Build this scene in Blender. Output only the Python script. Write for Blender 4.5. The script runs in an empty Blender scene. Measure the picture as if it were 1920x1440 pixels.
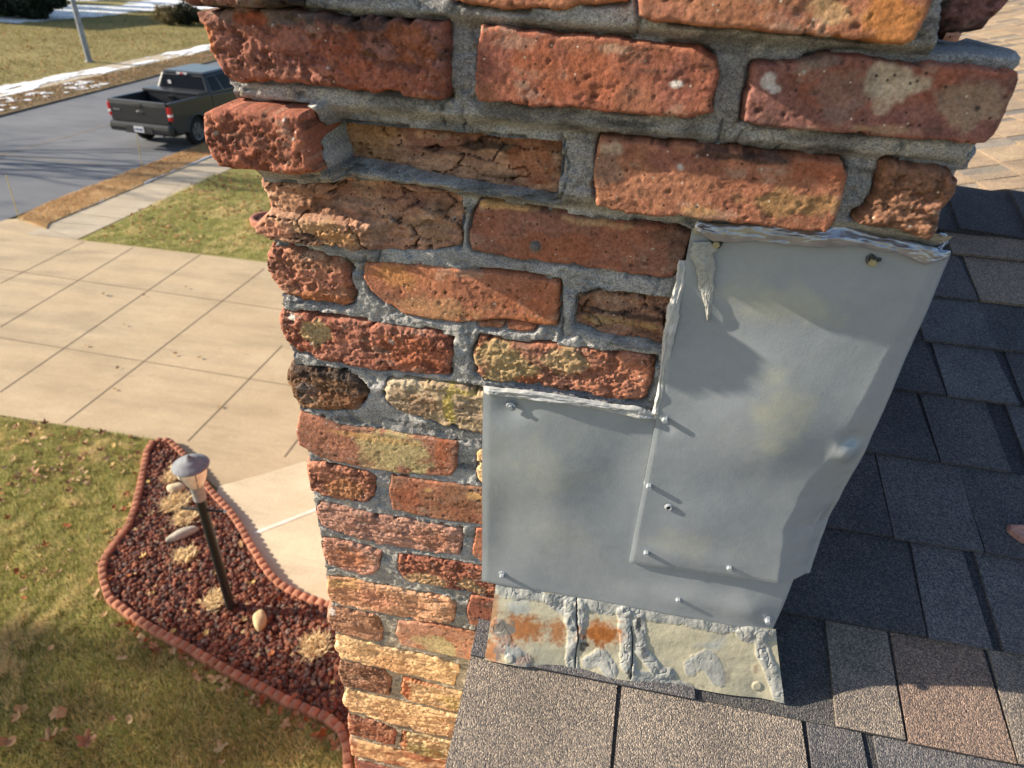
import bpy, math, random
import numpy as np
from mathutils import Vector, Matrix

# ------------------------------------------------------------------ camera, sky, sun
S = bpy.context.scene
C = S.collection
R3 = np.array([[0.98145335, 0.13865133, -0.13238253],
               [0.18603642, -0.52224331, 0.8322574],
               [0.04625771, -0.84144978, -0.53835164]])      # world axes in camera coords (x right, y down, z forward)
CAMZ = 4.9
FPX = 1222.0
cam_d = bpy.data.cameras.new('camera')
cam = bpy.data.objects.new('camera', cam_d)
C.objects.link(cam)
rt, dn, fw = R3[:, 0], R3[:, 1], R3[:, 2]
cam.matrix_world = Matrix(((rt[0], -dn[0], -fw[0], 0), (rt[1], -dn[1], -fw[1], 0), (rt[2], -dn[2], -fw[2], CAMZ), (0, 0, 0, 1)))
cam_d.sensor_width = 36.0
cam_d.lens = FPX / 1920 * 36
cam_d.clip_start = 0.02
cam_d.clip_end = 2000
cam_d.dof.use_dof = True
cam_d.dof.focus_distance = 0.72
cam_d.dof.aperture_fstop = 9.0
S.camera = cam

SUN_EL = math.radians(24.5)
SUN_AZ = math.radians(6.8)                                   # light travels towards +X turned this much to +Y
ldir = Vector((math.cos(SUN_AZ) * math.cos(SUN_EL), math.sin(SUN_AZ) * math.cos(SUN_EL), -math.sin(SUN_EL)))
w = bpy.data.worlds.new('World')
S.world = w
w.use_nodes = True
nt = w.node_tree
bg = nt.nodes['Background']
sky = nt.nodes.new('ShaderNodeTexSky')
sky.sky_type = 'NISHITA'
sky.sun_disc = False
sky.sun_elevation = SUN_EL
sky.sun_rotation = math.atan2(-ldir.x, -ldir.y) % (2 * math.pi)
nt.links.new(sky.outputs[0], bg.inputs[0])
bg.inputs[1].default_value = 0.095
sun_d = bpy.data.lights.new('sun', 'SUN')
sun_d.energy = 5.0
sun_d.angle = math.radians(0.55)
sun_d.color = (1.0, 0.88, 0.70)
sun = bpy.data.objects.new('sun', sun_d)
C.objects.link(sun)
sun.rotation_euler = ldir.to_track_quat('-Z', 'Y').to_euler()
S.view_settings.view_transform = 'Standard'
S.view_settings.look = 'None'
S.view_settings.exposure = 1.06
S.view_settings.gamma = 1
S.render.resolution_x = 1024
S.render.resolution_y = 768
S.cycles.max_bounces = 6

rng = np.random.default_rng(7)
random.seed(7)
PI = math.pi
# ------------------------------------------------------------------ measuring helpers: the photo's rays met with real planes
def ray(px, py):
    return R3 @ np.array([px - 960.0, py - 720.0, FPX])
def G(px, py, z=0.0):
    r = ray(px, py)
    p = r * ((z - CAMZ) / r[2])
    return np.array([p[0], p[1], z])
Y0 = 0.58
def Wl(px, py, y=Y0):
    r = ray(px, py)
    p = r / r[1] * y
    return p[0], p[2] + CAMZ
ROOF_T = math.tan(math.radians(18.4))
ROOF_A = CAMZ - 0.973
def Rf(px, py):
    r = ray(px, py)
    k = (ROOF_A - CAMZ) / (r[2] - ROOF_T * r[1])
    return np.array([r[0] * k, r[1] * k, CAMZ + r[2] * k])

# ------------------------------------------------------------------ numpy noise
def _h(ix, iy, seed):
    n = (ix.astype(np.int64) * 374761393 + iy.astype(np.int64) * 668265263 + int(seed) * 974634777) & 0xffffffff
    n = ((n ^ (n >> 13)) * 1274126177) & 0xffffffff
    n = (n ^ (n >> 16)) & 0xffffffff
    n = (n * 2246822519) & 0xffffffff
    n = n ^ (n >> 15)
    return (n & 0xffffff) / float(0x1000000)
def vnoise(x, y, seed=0):
    ix = np.floor(x); iy = np.floor(y)
    fx = x - ix; fy = y - iy
    fx = fx * fx * fx * (fx * (fx * 6 - 15) + 10); fy = fy * fy * fy * (fy * (fy * 6 - 15) + 10)
    a = _h(ix, iy, seed); b = _h(ix + 1, iy, seed); c = _h(ix, iy + 1, seed); d = _h(ix + 1, iy + 1, seed)
    return (a * (1 - fx) + b * fx) * (1 - fy) + (c * (1 - fx) + d * fx) * fy
def fbm(x, y, seed=0, octv=4, gain=0.5):
    s = 0; a = 1; t = 0
    for o in range(octv):
        s = s + a * (vnoise(x * 2 ** o + o * 17.3, y * 2 ** o - o * 9.1, seed + o) * 2 - 1)
        t += a; a *= gain
    return s / t * 1.4
def worley(x, y, seed=0):
    ix = np.floor(x); iy = np.floor(y)
    f1 = np.full(x.shape, 9.0); f2 = np.full(x.shape, 9.0); idv = np.zeros(x.shape)
    for dx in (-1, 0, 1):
        for dy in (-1, 0, 1):
            cx = ix + dx; cy = iy + dy
            px = cx + _h(cx, cy, seed); py = cy + _h(cx, cy, seed + 91)
            d = np.hypot(px - x, py - y)
            m = d < f1
            f2 = np.where(m, f1, np.minimum(f2, d))
            idv = np.where(m, _h(cx, cy, seed + 37), idv)
            f1 = np.where(m, d, f1)
    return f1, f2, idv
def sstep(a, b, x):
    t = np.clip((x - a) / (b - a), 0, 1)
    return t * t * (3 - 2 * t)
def poly_sd(px, py, poly):
    """signed distance, positive inside"""
    n = len(poly)
    d = np.full(px.shape, 1e9); inside = np.zeros(px.shape, bool)
    for i in range(n):
        x1, y1 = poly[i]; x2, y2 = poly[(i + 1) % n]
        ex, ey = x2 - x1, y2 - y1
        t = np.clip(((px - x1) * ex + (py - y1) * ey) / (ex * ex + ey * ey + 1e-12), 0, 1)
        d = np.minimum(d, np.hypot(px - x1 - t * ex, py - y1 - t * ey))
        c = ((y1 > py) != (y2 > py)) & (px < (x2 - x1) * (py - y1) / (y2 - y1 + 1e-12) + x1)
        inside ^= c
    return np.where(inside, d, -d)
def line_d(px, py, pts):
    d = np.full(px.shape, 1e9)
    for (x1, y1), (x2, y2) in zip(pts[:-1], pts[1:]):
        ex, ey = x2 - x1, y2 - y1
        t = np.clip(((px - x1) * ex + (py - y1) * ey) / (ex * ex + ey * ey + 1e-12), 0, 1)
        d = np.minimum(d, np.hypot(px - x1 - t * ex, py - y1 - t * ey))
    return d

# ------------------------------------------------------------------ mesh helpers
def tag(o, label=None, cat=None, group=None, kind=None):
    if label: o['label'] = label
    if cat: o['category'] = cat
    if group: o['group'] = group
    if kind: o['kind'] = kind
    return o
def empty(name, loc, label=None, cat=None, group=None, rz=0.0):
    o = bpy.data.objects.new(name, None)
    o.empty_display_size = 0.1
    o.location = loc; o.rotation_euler = (0, 0, rz)
    C.objects.link(o)
    return tag(o, label, cat, group)
def link(name, me, parent=None, local=False):
    o = bpy.data.objects.new(name, me)
    C.objects.link(o)
    if parent is not None:
        o.parent = parent
        if not local:                                       # mesh data is in world coordinates
            o.matrix_parent_inverse = world_of(parent).inverted()
    return o
def world_of(o):
    m = Matrix.LocRotScale(o.location, o.rotation_euler, o.scale)
    if o.parent is not None:
        return world_of(o.parent) @ o.matrix_parent_inverse @ m
    return m
class MB:
    """collects arrays of vertices, faces and vertex colours and links them as ONE mesh"""
    def __init__(s):
        s.v = []; s.f = []; s.c = []; s.n = 0
    def add(s, V, F, col=None):
        V = np.asarray(V, float).reshape(-1, 3)
        F = np.asarray(F, np.int64)
        s.v.append(V); s.f.append(F + s.n)
        if col is None: col = (1, 1, 1)
        col = np.asarray(col, float)
        s.c.append(np.broadcast_to(col, (len(V), 3)) if col.ndim == 1 else col)
        s.n += len(V)
    def box(s, lo, hi, col=None, top_in=0.0):
        x0, y0, z0 = lo; x1, y1, z1 = hi; t = top_in
        V = [(x0, y0, z0), (x1, y0, z0), (x1, y1, z0), (x0, y1, z0), (x0 + t, y0 + t, z1), (x1 - t, y0 + t, z1), (x1 - t, y1 - t, z1), (x0 + t, y1 - t, z1)]
        s.add(V, [(0, 3, 2, 1), (4, 5, 6, 7), (0, 1, 5, 4), (1, 2, 6, 5), (2, 3, 7, 6), (3, 0, 4, 7)], col)
    def hexa(s, V, col=None):
        s.add(V, [(0, 3, 2, 1), (4, 5, 6, 7), (0, 1, 5, 4), (1, 2, 6, 5), (2, 3, 7, 6), (3, 0, 4, 7)], col)
    def tube(s, pts, rad, seg=10, col=None, caps=True):
        pts = [np.asarray(p, float) for p in pts]
        rad = list(rad) if hasattr(rad, '__len__') else [rad] * len(pts)
        rings = []
        up = np.array([0, 0, 1.0])
        for i, p in enumerate(pts):
            d = pts[min(i + 1, len(pts) - 1)] - pts[max(i - 1, 0)]
            d = d / (np.linalg.norm(d) + 1e-12)
            a = np.cross(d, up) if abs(d[2]) < 0.95 else np.cross(d, np.array([1.0, 0, 0]))
            a /= np.linalg.norm(a); b = np.cross(d, a)
            t = np.arange(seg) / seg * 2 * PI
            rings.append(p + rad[i] * (np.cos(t)[:, None] * a + np.sin(t)[:, None] * b))
        V = np.concatenate(rings); F = []
        for i in range(len(pts) - 1):
            for j in range(seg):
                k = (j + 1) % seg
                F.append((i * seg + j, (i + 1) * seg + j, (i + 1) * seg + k, i * seg + k))
        s.add(V, F, col)
        if caps:
            m = len(pts) - 1
            for ring, cpt in ((0, pts[0]), (m, pts[-1])):
                V = np.concatenate([rings[ring], [cpt]])
                s.add(V, [(j, (j + 1) % seg, seg) for j in range(seg)], col)
    def lathe(s, prof, centre=(0, 0, 0), seg=24, col=None, axis='z'):
        prof = np.asarray(prof, float); t = np.arange(seg) / seg * 2 * PI
        V = []
        for r, z in prof:
            if axis == 'z': V.append(np.stack([r * np.cos(t), r * np.sin(t), np.full(seg, z)], 1))
            elif axis == 'y': V.append(np.stack([r * np.cos(t), np.full(seg, z), r * np.sin(t)], 1))
            else: V.append(np.stack([np.full(seg, z), r * np.cos(t), r * np.sin(t)], 1))
        V = np.concatenate(V) + np.asarray(centre, float)
        F = []
        for i in range(len(prof) - 1):
            for j in range(seg):
                k = (j + 1) % seg
                F.append((i * seg + j, i * seg + k, (i + 1) * seg + k, (i + 1) * seg + j))
        s.add(V, F, col)
    def grid(s, P, mask=None, col=None):
        """P (ny,nx,3); mask of cells (ny-1,nx-1)"""
        ny, nx = P.shape[:2]
        idx = np.arange(ny * nx).reshape(ny, nx)
        F = np.stack([idx[:-1, :-1], idx[:-1, 1:], idx[1:, 1:], idx[1:, :-1]], -1)
        F = F[mask] if mask is not None else F.reshape(-1, 4)
        V = P.reshape(-1, 3)
        cl = None if col is None else (np.asarray(col).reshape(-1, 3) if np.asarray(col).ndim == 3 else np.asarray(col))
        if mask is not None:
            used = np.unique(F); rm = np.full(len(V), -1); rm[used] = np.arange(len(used))
            V = V[used]; F = rm[F]
            if cl is not None and cl.ndim == 2: cl = cl[used]
        s.add(V, F, cl)
    def build(s, name, mat, parent=None, smooth=False, local=False, autosmooth=None):
        V = np.concatenate(s.v); Cc = np.concatenate(s.c)
        me = bpy.data.meshes.new(name)
        lens = np.concatenate([np.full(len(f), f.shape[1]) for f in s.f])
        loops = np.concatenate([f.reshape(-1) for f in s.f])
        me.vertices.add(len(V)); me.vertices.foreach_set('co', V.astype(np.float32).reshape(-1))
        me.loops.add(len(loops)); me.loops.foreach_set('vertex_index', loops.astype(np.int32))
        me.polygons.add(len(lens))
        me.polygons.foreach_set('loop_start', (np.concatenate([[0], np.cumsum(lens)[:-1]])).astype(np.int32))
        me.polygons.foreach_set('loop_total', lens.astype(np.int32))
        me.polygons.foreach_set('use_smooth', np.full(len(lens), bool(smooth)))
        me.update(calc_edges=True)
        a = me.attributes.new('Col', 'FLOAT_COLOR', 'POINT')
        a.data.foreach_set('color', np.concatenate([Cc, np.ones((len(Cc), 1))], 1).astype(np.float32).reshape(-1))
        if mat is not None: me.materials.append(mat)
        if autosmooth is not None:
            try: me.set_sharp_from_angle(angle=math.radians(autosmooth))
            except Exception: pass
        return link(name, me, parent, local)

# ------------------------------------------------------------------ materials
class NT:
    def __init__(s, name, rough=0.8, spec=0.3, metal=0.0):
        s.m = bpy.data.materials.new(name); s.m.use_nodes = True
        s.t = s.m.node_tree; s.b = s.t.nodes['Principled BSDF']
        s.b.inputs['Roughness'].default_value = rough
        s.b.inputs['Specular IOR Level'].default_value = spec
        s.b.inputs['Metallic'].default_value = metal
    def n(s, typ, **kw):
        n = s.t.nodes.new(typ)
        for k, v in kw.items(): setattr(n, k, v)
        return n
    def l(s, a, b): s.t.links.new(a, b)
    def coord(s): return s.n('ShaderNodeTexCoord').outputs['Object']
    def geo(s): return s.n('ShaderNodeNewGeometry').outputs['Position']
    def noise(s, vec, scale, detail=3, rough=0.55, stretch=None):
        if stretch:
            mp = s.n('ShaderNodeMapping'); mp.inputs['Scale'].default_value = stretch; s.l(vec, mp.inputs['Vector']); vec = mp.outputs[0]
        n = s.n('ShaderNodeTexNoise'); n.inputs['Scale'].default_value = scale; n.inputs['Detail'].default_value = detail
        n.inputs['Roughness'].default_value = rough; s.l(vec, n.inputs['Vector'])
        return n.outputs['Fac']
    def ramp(s, fac, stops):
        r = s.n('ShaderNodeValToRGB'); e = r.color_ramp.elements
        while len(e) < len(stops): e.new(0.5)
        for el, (p, c) in zip(e, stops):
            el.position = p; el.color = (*c, 1) if len(c) == 3 else c
        s.l(fac, r.inputs[0]); return r.outputs[0]
    def mix(s, fac, a, b, mode='MIX'):
        m = s.n('ShaderNodeMix', data_type='RGBA', blend_type=mode)
        if isinstance(fac, (int, float)): m.inputs[0].default_value = fac
        else: s.l(fac, m.inputs[0])
        for k, x in ((6, a), (7, b)):
            if isinstance(x, tuple): m.inputs[k].default_value = (*x, 1)
            else: s.l(x, m.inputs[k])
        return m.outputs[2]
    def math(s, op, a, b=None):
        m = s.n('ShaderNodeMath', operation=op)
        for k, x in ((0, a), (1, b)):
            if x is None: continue
            if isinstance(x, (int, float)): m.inputs[k].default_value = x
            else: s.l(x, m.inputs[k])
        return m.outputs[0]
    def attr(s): return s.n('ShaderNodeVertexColor', layer_name='Col').outputs['Color']
    def bump(s, h, dist, strength=1.0):
        b = s.n('ShaderNodeBump'); b.inputs['Distance'].default_value = dist; b.inputs['Strength'].default_value = strength
        s.l(h, b.inputs['Height']); s.l(b.outputs[0], s.b.inputs['Normal'])
    def col(s, c):
        if isinstance(c, tuple): s.b.inputs['Base Color'].default_value = (*c, 1)
        else: s.l(c, s.b.inputs['Base Color'])
        return s.m

def m_brick():
    k = NT('brick_clay', 0.92, 0.15); co = k.geo()
    base = k.attr()
    g = k.noise(co, 420, 3, 0.6)
    base = k.mix(1.0, base, k.ramp(g, [(0.28, (0.66, 0.63, 0.6)), (0.72, (1.3, 1.3, 1.3))]), 'MULTIPLY')
    v = k.n('ShaderNodeTexVoronoi'); v.inputs['Scale'].default_value = 260; k.l(co, v.inputs['Vector'])
    sep = k.n('ShaderNodeSeparateColor'); k.l(v.outputs['Color'], sep.inputs[0])
    near = k.math('LESS_THAN', v.outputs['Distance'], 0.3)
    lt = k.math('MULTIPLY', k.math('GREATER_THAN', sep.outputs[0], 0.965), k.math('LESS_THAN', v.outputs['Distance'], 0.22))
    dk = k.math('MULTIPLY', k.math('LESS_THAN', sep.outputs[0], 0.07), near)
    base = k.mix(lt, base, (0.62, 0.5, 0.38)); base = k.mix(k.math('MULTIPLY', dk, 0.8), base, (0.05, 0.03, 0.025))
    v2 = k.n('ShaderNodeTexVoronoi'); v2.inputs['Scale'].default_value = 520; k.l(co, v2.inputs['Vector'])
    h = k.math('ADD', k.noise(co, 900, 4, 0.75), k.math('MULTIPLY', k.noise(co, 230, 4, 0.7), 2.0))
    h = k.math('ADD', h, k.math('MULTIPLY', k.math('LESS_THAN', v2.outputs['Distance'], 0.22), -0.5))
    k.bump(h, 0.0010, 0.75)
    return k.col(base)
def m_mortar():
    k = NT('mortar_sand', 0.95, 0.1); co = k.geo()
    v = k.n('ShaderNodeTexVoronoi'); v.inputs['Scale'].default_value = 900; k.l(co, v.inputs['Vector'])
    sep = k.n('ShaderNodeSeparateColor'); k.l(v.outputs['Color'], sep.inputs[0])
    c = k.mix(1.0, k.attr(), k.ramp(sep.outputs[0], [(0.0, (0.55, 0.55, 0.56)), (0.35, (0.88, 0.88, 0.88)), (0.7, (1.06, 1.06, 1.05)), (1.0, (1.45, 1.42, 1.35))]), 'MULTIPLY')
    k.bump(k.math('ADD', sep.outputs[1], k.math('MULTIPLY', k.noise(co, 350, 4, 0.7), 2.0)), 0.0012, 0.8)
    return k.col(c)
def m_metal_paint():
    k = NT('grey_painted_metal', 0.27, 0.6); co = k.geo()
    n1 = k.noise(co, 6, 3, 0.5); n2 = k.noise(co, 500, 2)
    c = k.mix(1.0, k.attr(), k.ramp(n1, [(0.3, (0.93, 0.95, 0.97)), (0.7, (1.05, 1.04, 1.0))]), 'MULTIPLY')
    n3 = k.noise(co, 90, 4, 0.7)
    c = k.mix(1.0, c, k.ramp(n3, [(0.3, (0.94, 0.94, 0.94)), (0.7, (1.04, 1.04, 1.04))]), 'MULTIPLY')
    k.bump(k.math('ADD', n2, k.math('MULTIPLY', k.noise(co, 60, 3), 2)), 0.00025, 0.5)
    return k.col(c)
def m_sealant():
    k = NT('grey_sealant', 0.42, 0.5); co = k.geo()
    c = k.mix(1.0, k.attr(), k.ramp(k.noise(co, 60, 3), [(0.3, (0.85, 0.86, 0.88)), (0.7, (1.08, 1.06, 1.04))]), 'MULTIPLY')
    k.bump(k.noise(co, 150, 4, 0.6), 0.0012, 0.6)
    return k.col(c)
def m_silver():
    k = NT('silver_sealant', 0.3, 0.5, 0.75); co = k.geo()
    k.bump(k.noise(co, 130, 4, 0.6), 0.0012, 0.6)
    return k.col(k.mix(1.0, k.attr(), k.ramp(k.noise(co, 80, 3), [(0.3, (0.8, 0.8, 0.82)), (0.7, (1.05, 1.04, 1.04))]), 'MULTIPLY'))
def m_shingle(name, warm):
    k = NT(name, 0.9, 0.2); co = k.geo()
    v = k.n('ShaderNodeTexVoronoi'); v.inputs['Scale'].default_value = 600; k.l(co, v.inputs['Vector'])
    sep = k.n('ShaderNodeSeparateColor'); k.l(v.outputs['Color'], sep.inputs[0])
    gr = k.ramp(sep.outputs[0], [(0.0, (0.42, 0.44, 0.50)), (0.3, (0.75, 0.75, 0.77)), (0.55, (1.0, 0.97, 0.94)), (0.8, (1.3, 1.2, 1.1)), (1.0, (1.9, 1.8, 1.65))])
    c = k.mix(1.0, k.attr(), gr, 'MULTIPLY')
    c = k.mix(1.0, c, k.ramp(k.noise(co, 9, 4, 0.6), [(0.3, (0.78, 0.78, 0.8)), (0.7, (1.18, 1.16, 1.14))]), 'MULTIPLY')
    h = k.math('ADD', k.math('SUBTRACT', 1.0, v.outputs['Distance']), k.math('MULTIPLY', sep.outputs[1], 1.2))
    k.bump(h, 0.0016, 0.9)
    return k.col(c)
def m_concrete(name, c1, c2, scale=1.2, spot=True, rough=0.85):
    k = NT(name, rough, 0.25); co = k.geo()
    c = k.ramp(k.noise(co, scale, 5, 0.62), [(0.28, c1), (0.72, c2)])
    c = k.mix(1.0, c, k.ramp(k.noise(co, 38, 4, 0.7), [(0.3, (0.9, 0.9, 0.9)), (0.7, (1.08, 1.08, 1.08))]), 'MULTIPLY')
    if spot:
        s = k.noise(co, 2.4, 4, 0.7, (0.35, 1.0, 1))
        c = k.mix(k.math('MULTIPLY', k.math('GREATER_THAN', s, 0.66), 0.25), c, tuple(x * 0.7 for x in c1))
    c = k.mix(1.0, c, k.ramp(k.noise(co, 1.1, 5, 0.7, (0.5, 2.2, 1)), [(0.3, (0.82, 0.82, 0.83)), (0.5, (1, 1, 1)), (0.72, (1.12, 1.12, 1.11))]), 'MULTIPLY')
    k.bump(k.noise(co, 90, 4, 0.7), 0.004, 0.4)
    return k.col(c)
def m_attr(name, rough=0.85, spec=0.25, scale=None, metal=0.0, bump=0.0):
    k = NT(name, rough, spec, metal); c = k.attr()
    if scale:
        co = k.geo()
        c = k.mix(1.0, c, k.ramp(k.noise(co, scale, 4, 0.6), [(0.3, (0.78, 0.78, 0.78)), (0.7, (1.2, 1.2, 1.2))]), 'MULTIPLY')
        if bump: k.bump(k.noise(co, scale * 1.7, 4, 0.6), bump, 0.7)
    return k.col(c)
def m_soil(name, cols, scale):
    k = NT(name, 0.95, 0.1); co = k.geo()
    c = k.ramp(k.noise(co, scale, 6, 0.7), [(0.25, cols[0]), (0.5, cols[1]), (0.75, cols[2])])
    c = k.mix(1.0, c, k.ramp(k.noise(co, scale * 14, 4, 0.75), [(0.25, (0.5, 0.5, 0.5)), (0.75, (1.45, 1.45, 1.4))]), 'MULTIPLY')
    k.bump(k.noise(co, scale * 20, 4, 0.7), 0.02, 0.8)
    return k.col(c)
def m_blade(name):
    k = NT(name, 0.75, 0.2); c = k.attr()
    k.col(c)
    out = k.t.nodes['Material Output']
    tr = k.n('ShaderNodeBsdfTranslucent'); k.l(c, tr.inputs[0])
    mx = k.n('ShaderNodeMixShader'); mx.inputs[0].default_value = 0.25
    k.l(k.b.outputs[0], mx.inputs[1]); k.l(tr.outputs[0], mx.inputs[2]); k.l(mx.outputs[0], out.inputs[0])
    return k.m
def m_leaf():
    k = NT('dry_leaf', 0.7, 0.25)
    oi = k.n('ShaderNodeObjectInfo'); co = k.coord()
    c = k.mix(1.0, oi.outputs['Color'], k.ramp(k.noise(co, 45, 3), [(0.3, (0.72, 0.68, 0.62)), (0.7, (1.15, 1.12, 1.1))]), 'MULTIPLY')
    k.col(c)
    return k.m
def m_plain(name, c, rough=0.5, spec=0.4, metal=0.0, coat=0.0, noise=0.0):
    k = NT(name, rough, spec, metal)
    if coat: k.b.inputs['Coat Weight'].default_value = coat
    if noise:
        cc = k.ramp(k.noise(k.coord(), noise, 4, 0.6), [(0.3, tuple(x * 0.82 for x in c)), (0.7, tuple(min(1, x * 1.15) for x in c))])
        k.bump(k.noise(k.coord(), noise * 3, 3), 0.002, 0.4)
        return k.col(cc)
    return k.col(c)
M = dict(brick=m_brick(), mortar=m_mortar(), sheet=m_metal_paint(), seal=m_sealant(), silver=m_silver(),
         shingle=m_shingle('asphalt_shingle', 1), drive=m_concrete('driveway_concrete', (0.385, 0.292, 0.185), (0.48, 0.375, 0.245), 0.9),
         walk=m_concrete('walk_concrete', (0.50, 0.405, 0.275), (0.62, 0.52, 0.375), 1.6), side=m_concrete('sidewalk_concrete', (0.36, 0.30, 0.22), (0.46, 0.385, 0.29), 1.0),
         street=m_concrete('street_concrete', (0.10, 0.110, 0.13), (0.165, 0.17, 0.185), 0.35, False),
         joint=m_plain('joint_dirt', (0.26, 0.205, 0.14), 0.95, 0.1), blade=m_blade('grass_blade'), leaf=m_leaf())


# ------------------------------------------------------------------ the chimney: bricks from the photo's own courses
chimney = empty('chimney', (-0.04, 0.85, 0), 'weathered red brick chimney with crumbling corbelled top and grey sheet metal flashing', 'chimney')
RED = (0.36, 0.105, 0.055); ORANGE = (0.46, 0.17, 0.07); PURPLE = (0.27, 0.105, 0.085); BROWN = (0.24, 0.11, 0.06)
RUST = (0.40, 0.135, 0.065); PINK = (0.52, 0.23, 0.15); TAN = (0.52, 0.38, 0.2); BUFF = (0.70, 0.42, 0.17); YEL = (0.55, 0.43, 0.13)
DARK = (0.055, 0.042, 0.038); GREY = (0.22, 0.18, 0.16); CREAM = (0.60, 0.50, 0.36); DKBR = (0.13, 0.065, 0.035); SPALL = (0.50, 0.26, 0.14); WHITE = (0.75, 0.72, 0.68)
bricks = []                                                   # (poly in wall coords, protrusion) for the mortar
BR = MB(); STEP = 0.0012
def style_h(style, u, v, sd):
    fine = 0.00035 * fbm(u / 0.0032, v / 0.0032, sd + 2, 2)
    f1, f2, idv = worley(u / 0.008 + 0.25 * fbm(u / 0.004, v / 0.004, sd + 12, 2), v / 0.008, sd)
    pit = (idv > (0.92 if style == 'smooth' else 0.87)) * sstep(0.30, 0.12, f1)
    if style == 'smooth':
        sc = sstep(0.32, 0.44, fbm(u / 0.035, v / 0.022, sd + 15, 5, 0.6))     # shallow flaked scars with crisp rims
        return 0.00022 * fbm(u / 0.010, v / 0.010, sd + 1, 4, 0.6) + 0.0008 * fbm(u / 0.08, v / 0.06, sd + 5, 2) - 0.0006 * sc - 0.0012 * pit + 0.5 * fine, pit + 0.25 * sc
    if style == 'rough':
        cr = sstep(0.12, 0.42, fbm(u / 0.011, v / 0.008, sd + 3, 5, 0.65))
        lam = np.abs(fbm(u / 0.024, v / 0.010, sd + 8, 4, 0.6))
        return 0.0019 * fbm(u / 0.034, v / 0.024, sd + 1, 5, 0.6) - 0.0022 * cr + 0.0016 * lam - 0.0014 * pit + 2.2 * fine, np.clip(cr * 0.8 + pit, 0, 1)
    if style == 'spall':
        wu = u + 0.010 * fbm(u / 0.03, v / 0.03, sd + 1, 4, 0.6); wv = v + 0.006 * fbm(u / 0.025, v / 0.012, sd + 2, 4, 0.6)
        g1, g2, gid = worley(wu / 0.050, wv / 0.017, sd + 3)
        k1, k2, kid = worley(wu / 0.020, wv / 0.007, sd + 6)
        crack = sstep(0.05, 0.0, g2 - g1) * (vnoise(u / 0.02, v / 0.02, sd + 5) > 0.35)
        tl = (gid - .5) * ((v - v.mean()) * 0.35 + (u - u.mean()) * 0.06)
        return 0.0090 * (gid - .5) + 0.0022 * (kid - .5) + tl + 0.0016 * fbm(u / 0.016, v / 0.005, sd + 9, 5, 0.65) - 0.0065 * crack + 2 * fine, np.clip(crack, 0, 1)
    cr = sstep(0.2, 0.45, fbm(u / 0.020, v / 0.006, sd + 3, 5, 0.6))                # 'layer'
    return 0.0012 * fbm(u / 0.06, v / 0.011, sd, 4, 0.6) + 0.0022 * fbm(u / 0.035, v / 0.026, sd + 3, 4, 0.55) - 0.0014 * cr - 0.0014 * pit + 1.4 * fine, pit + 0.3 * cr
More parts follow.
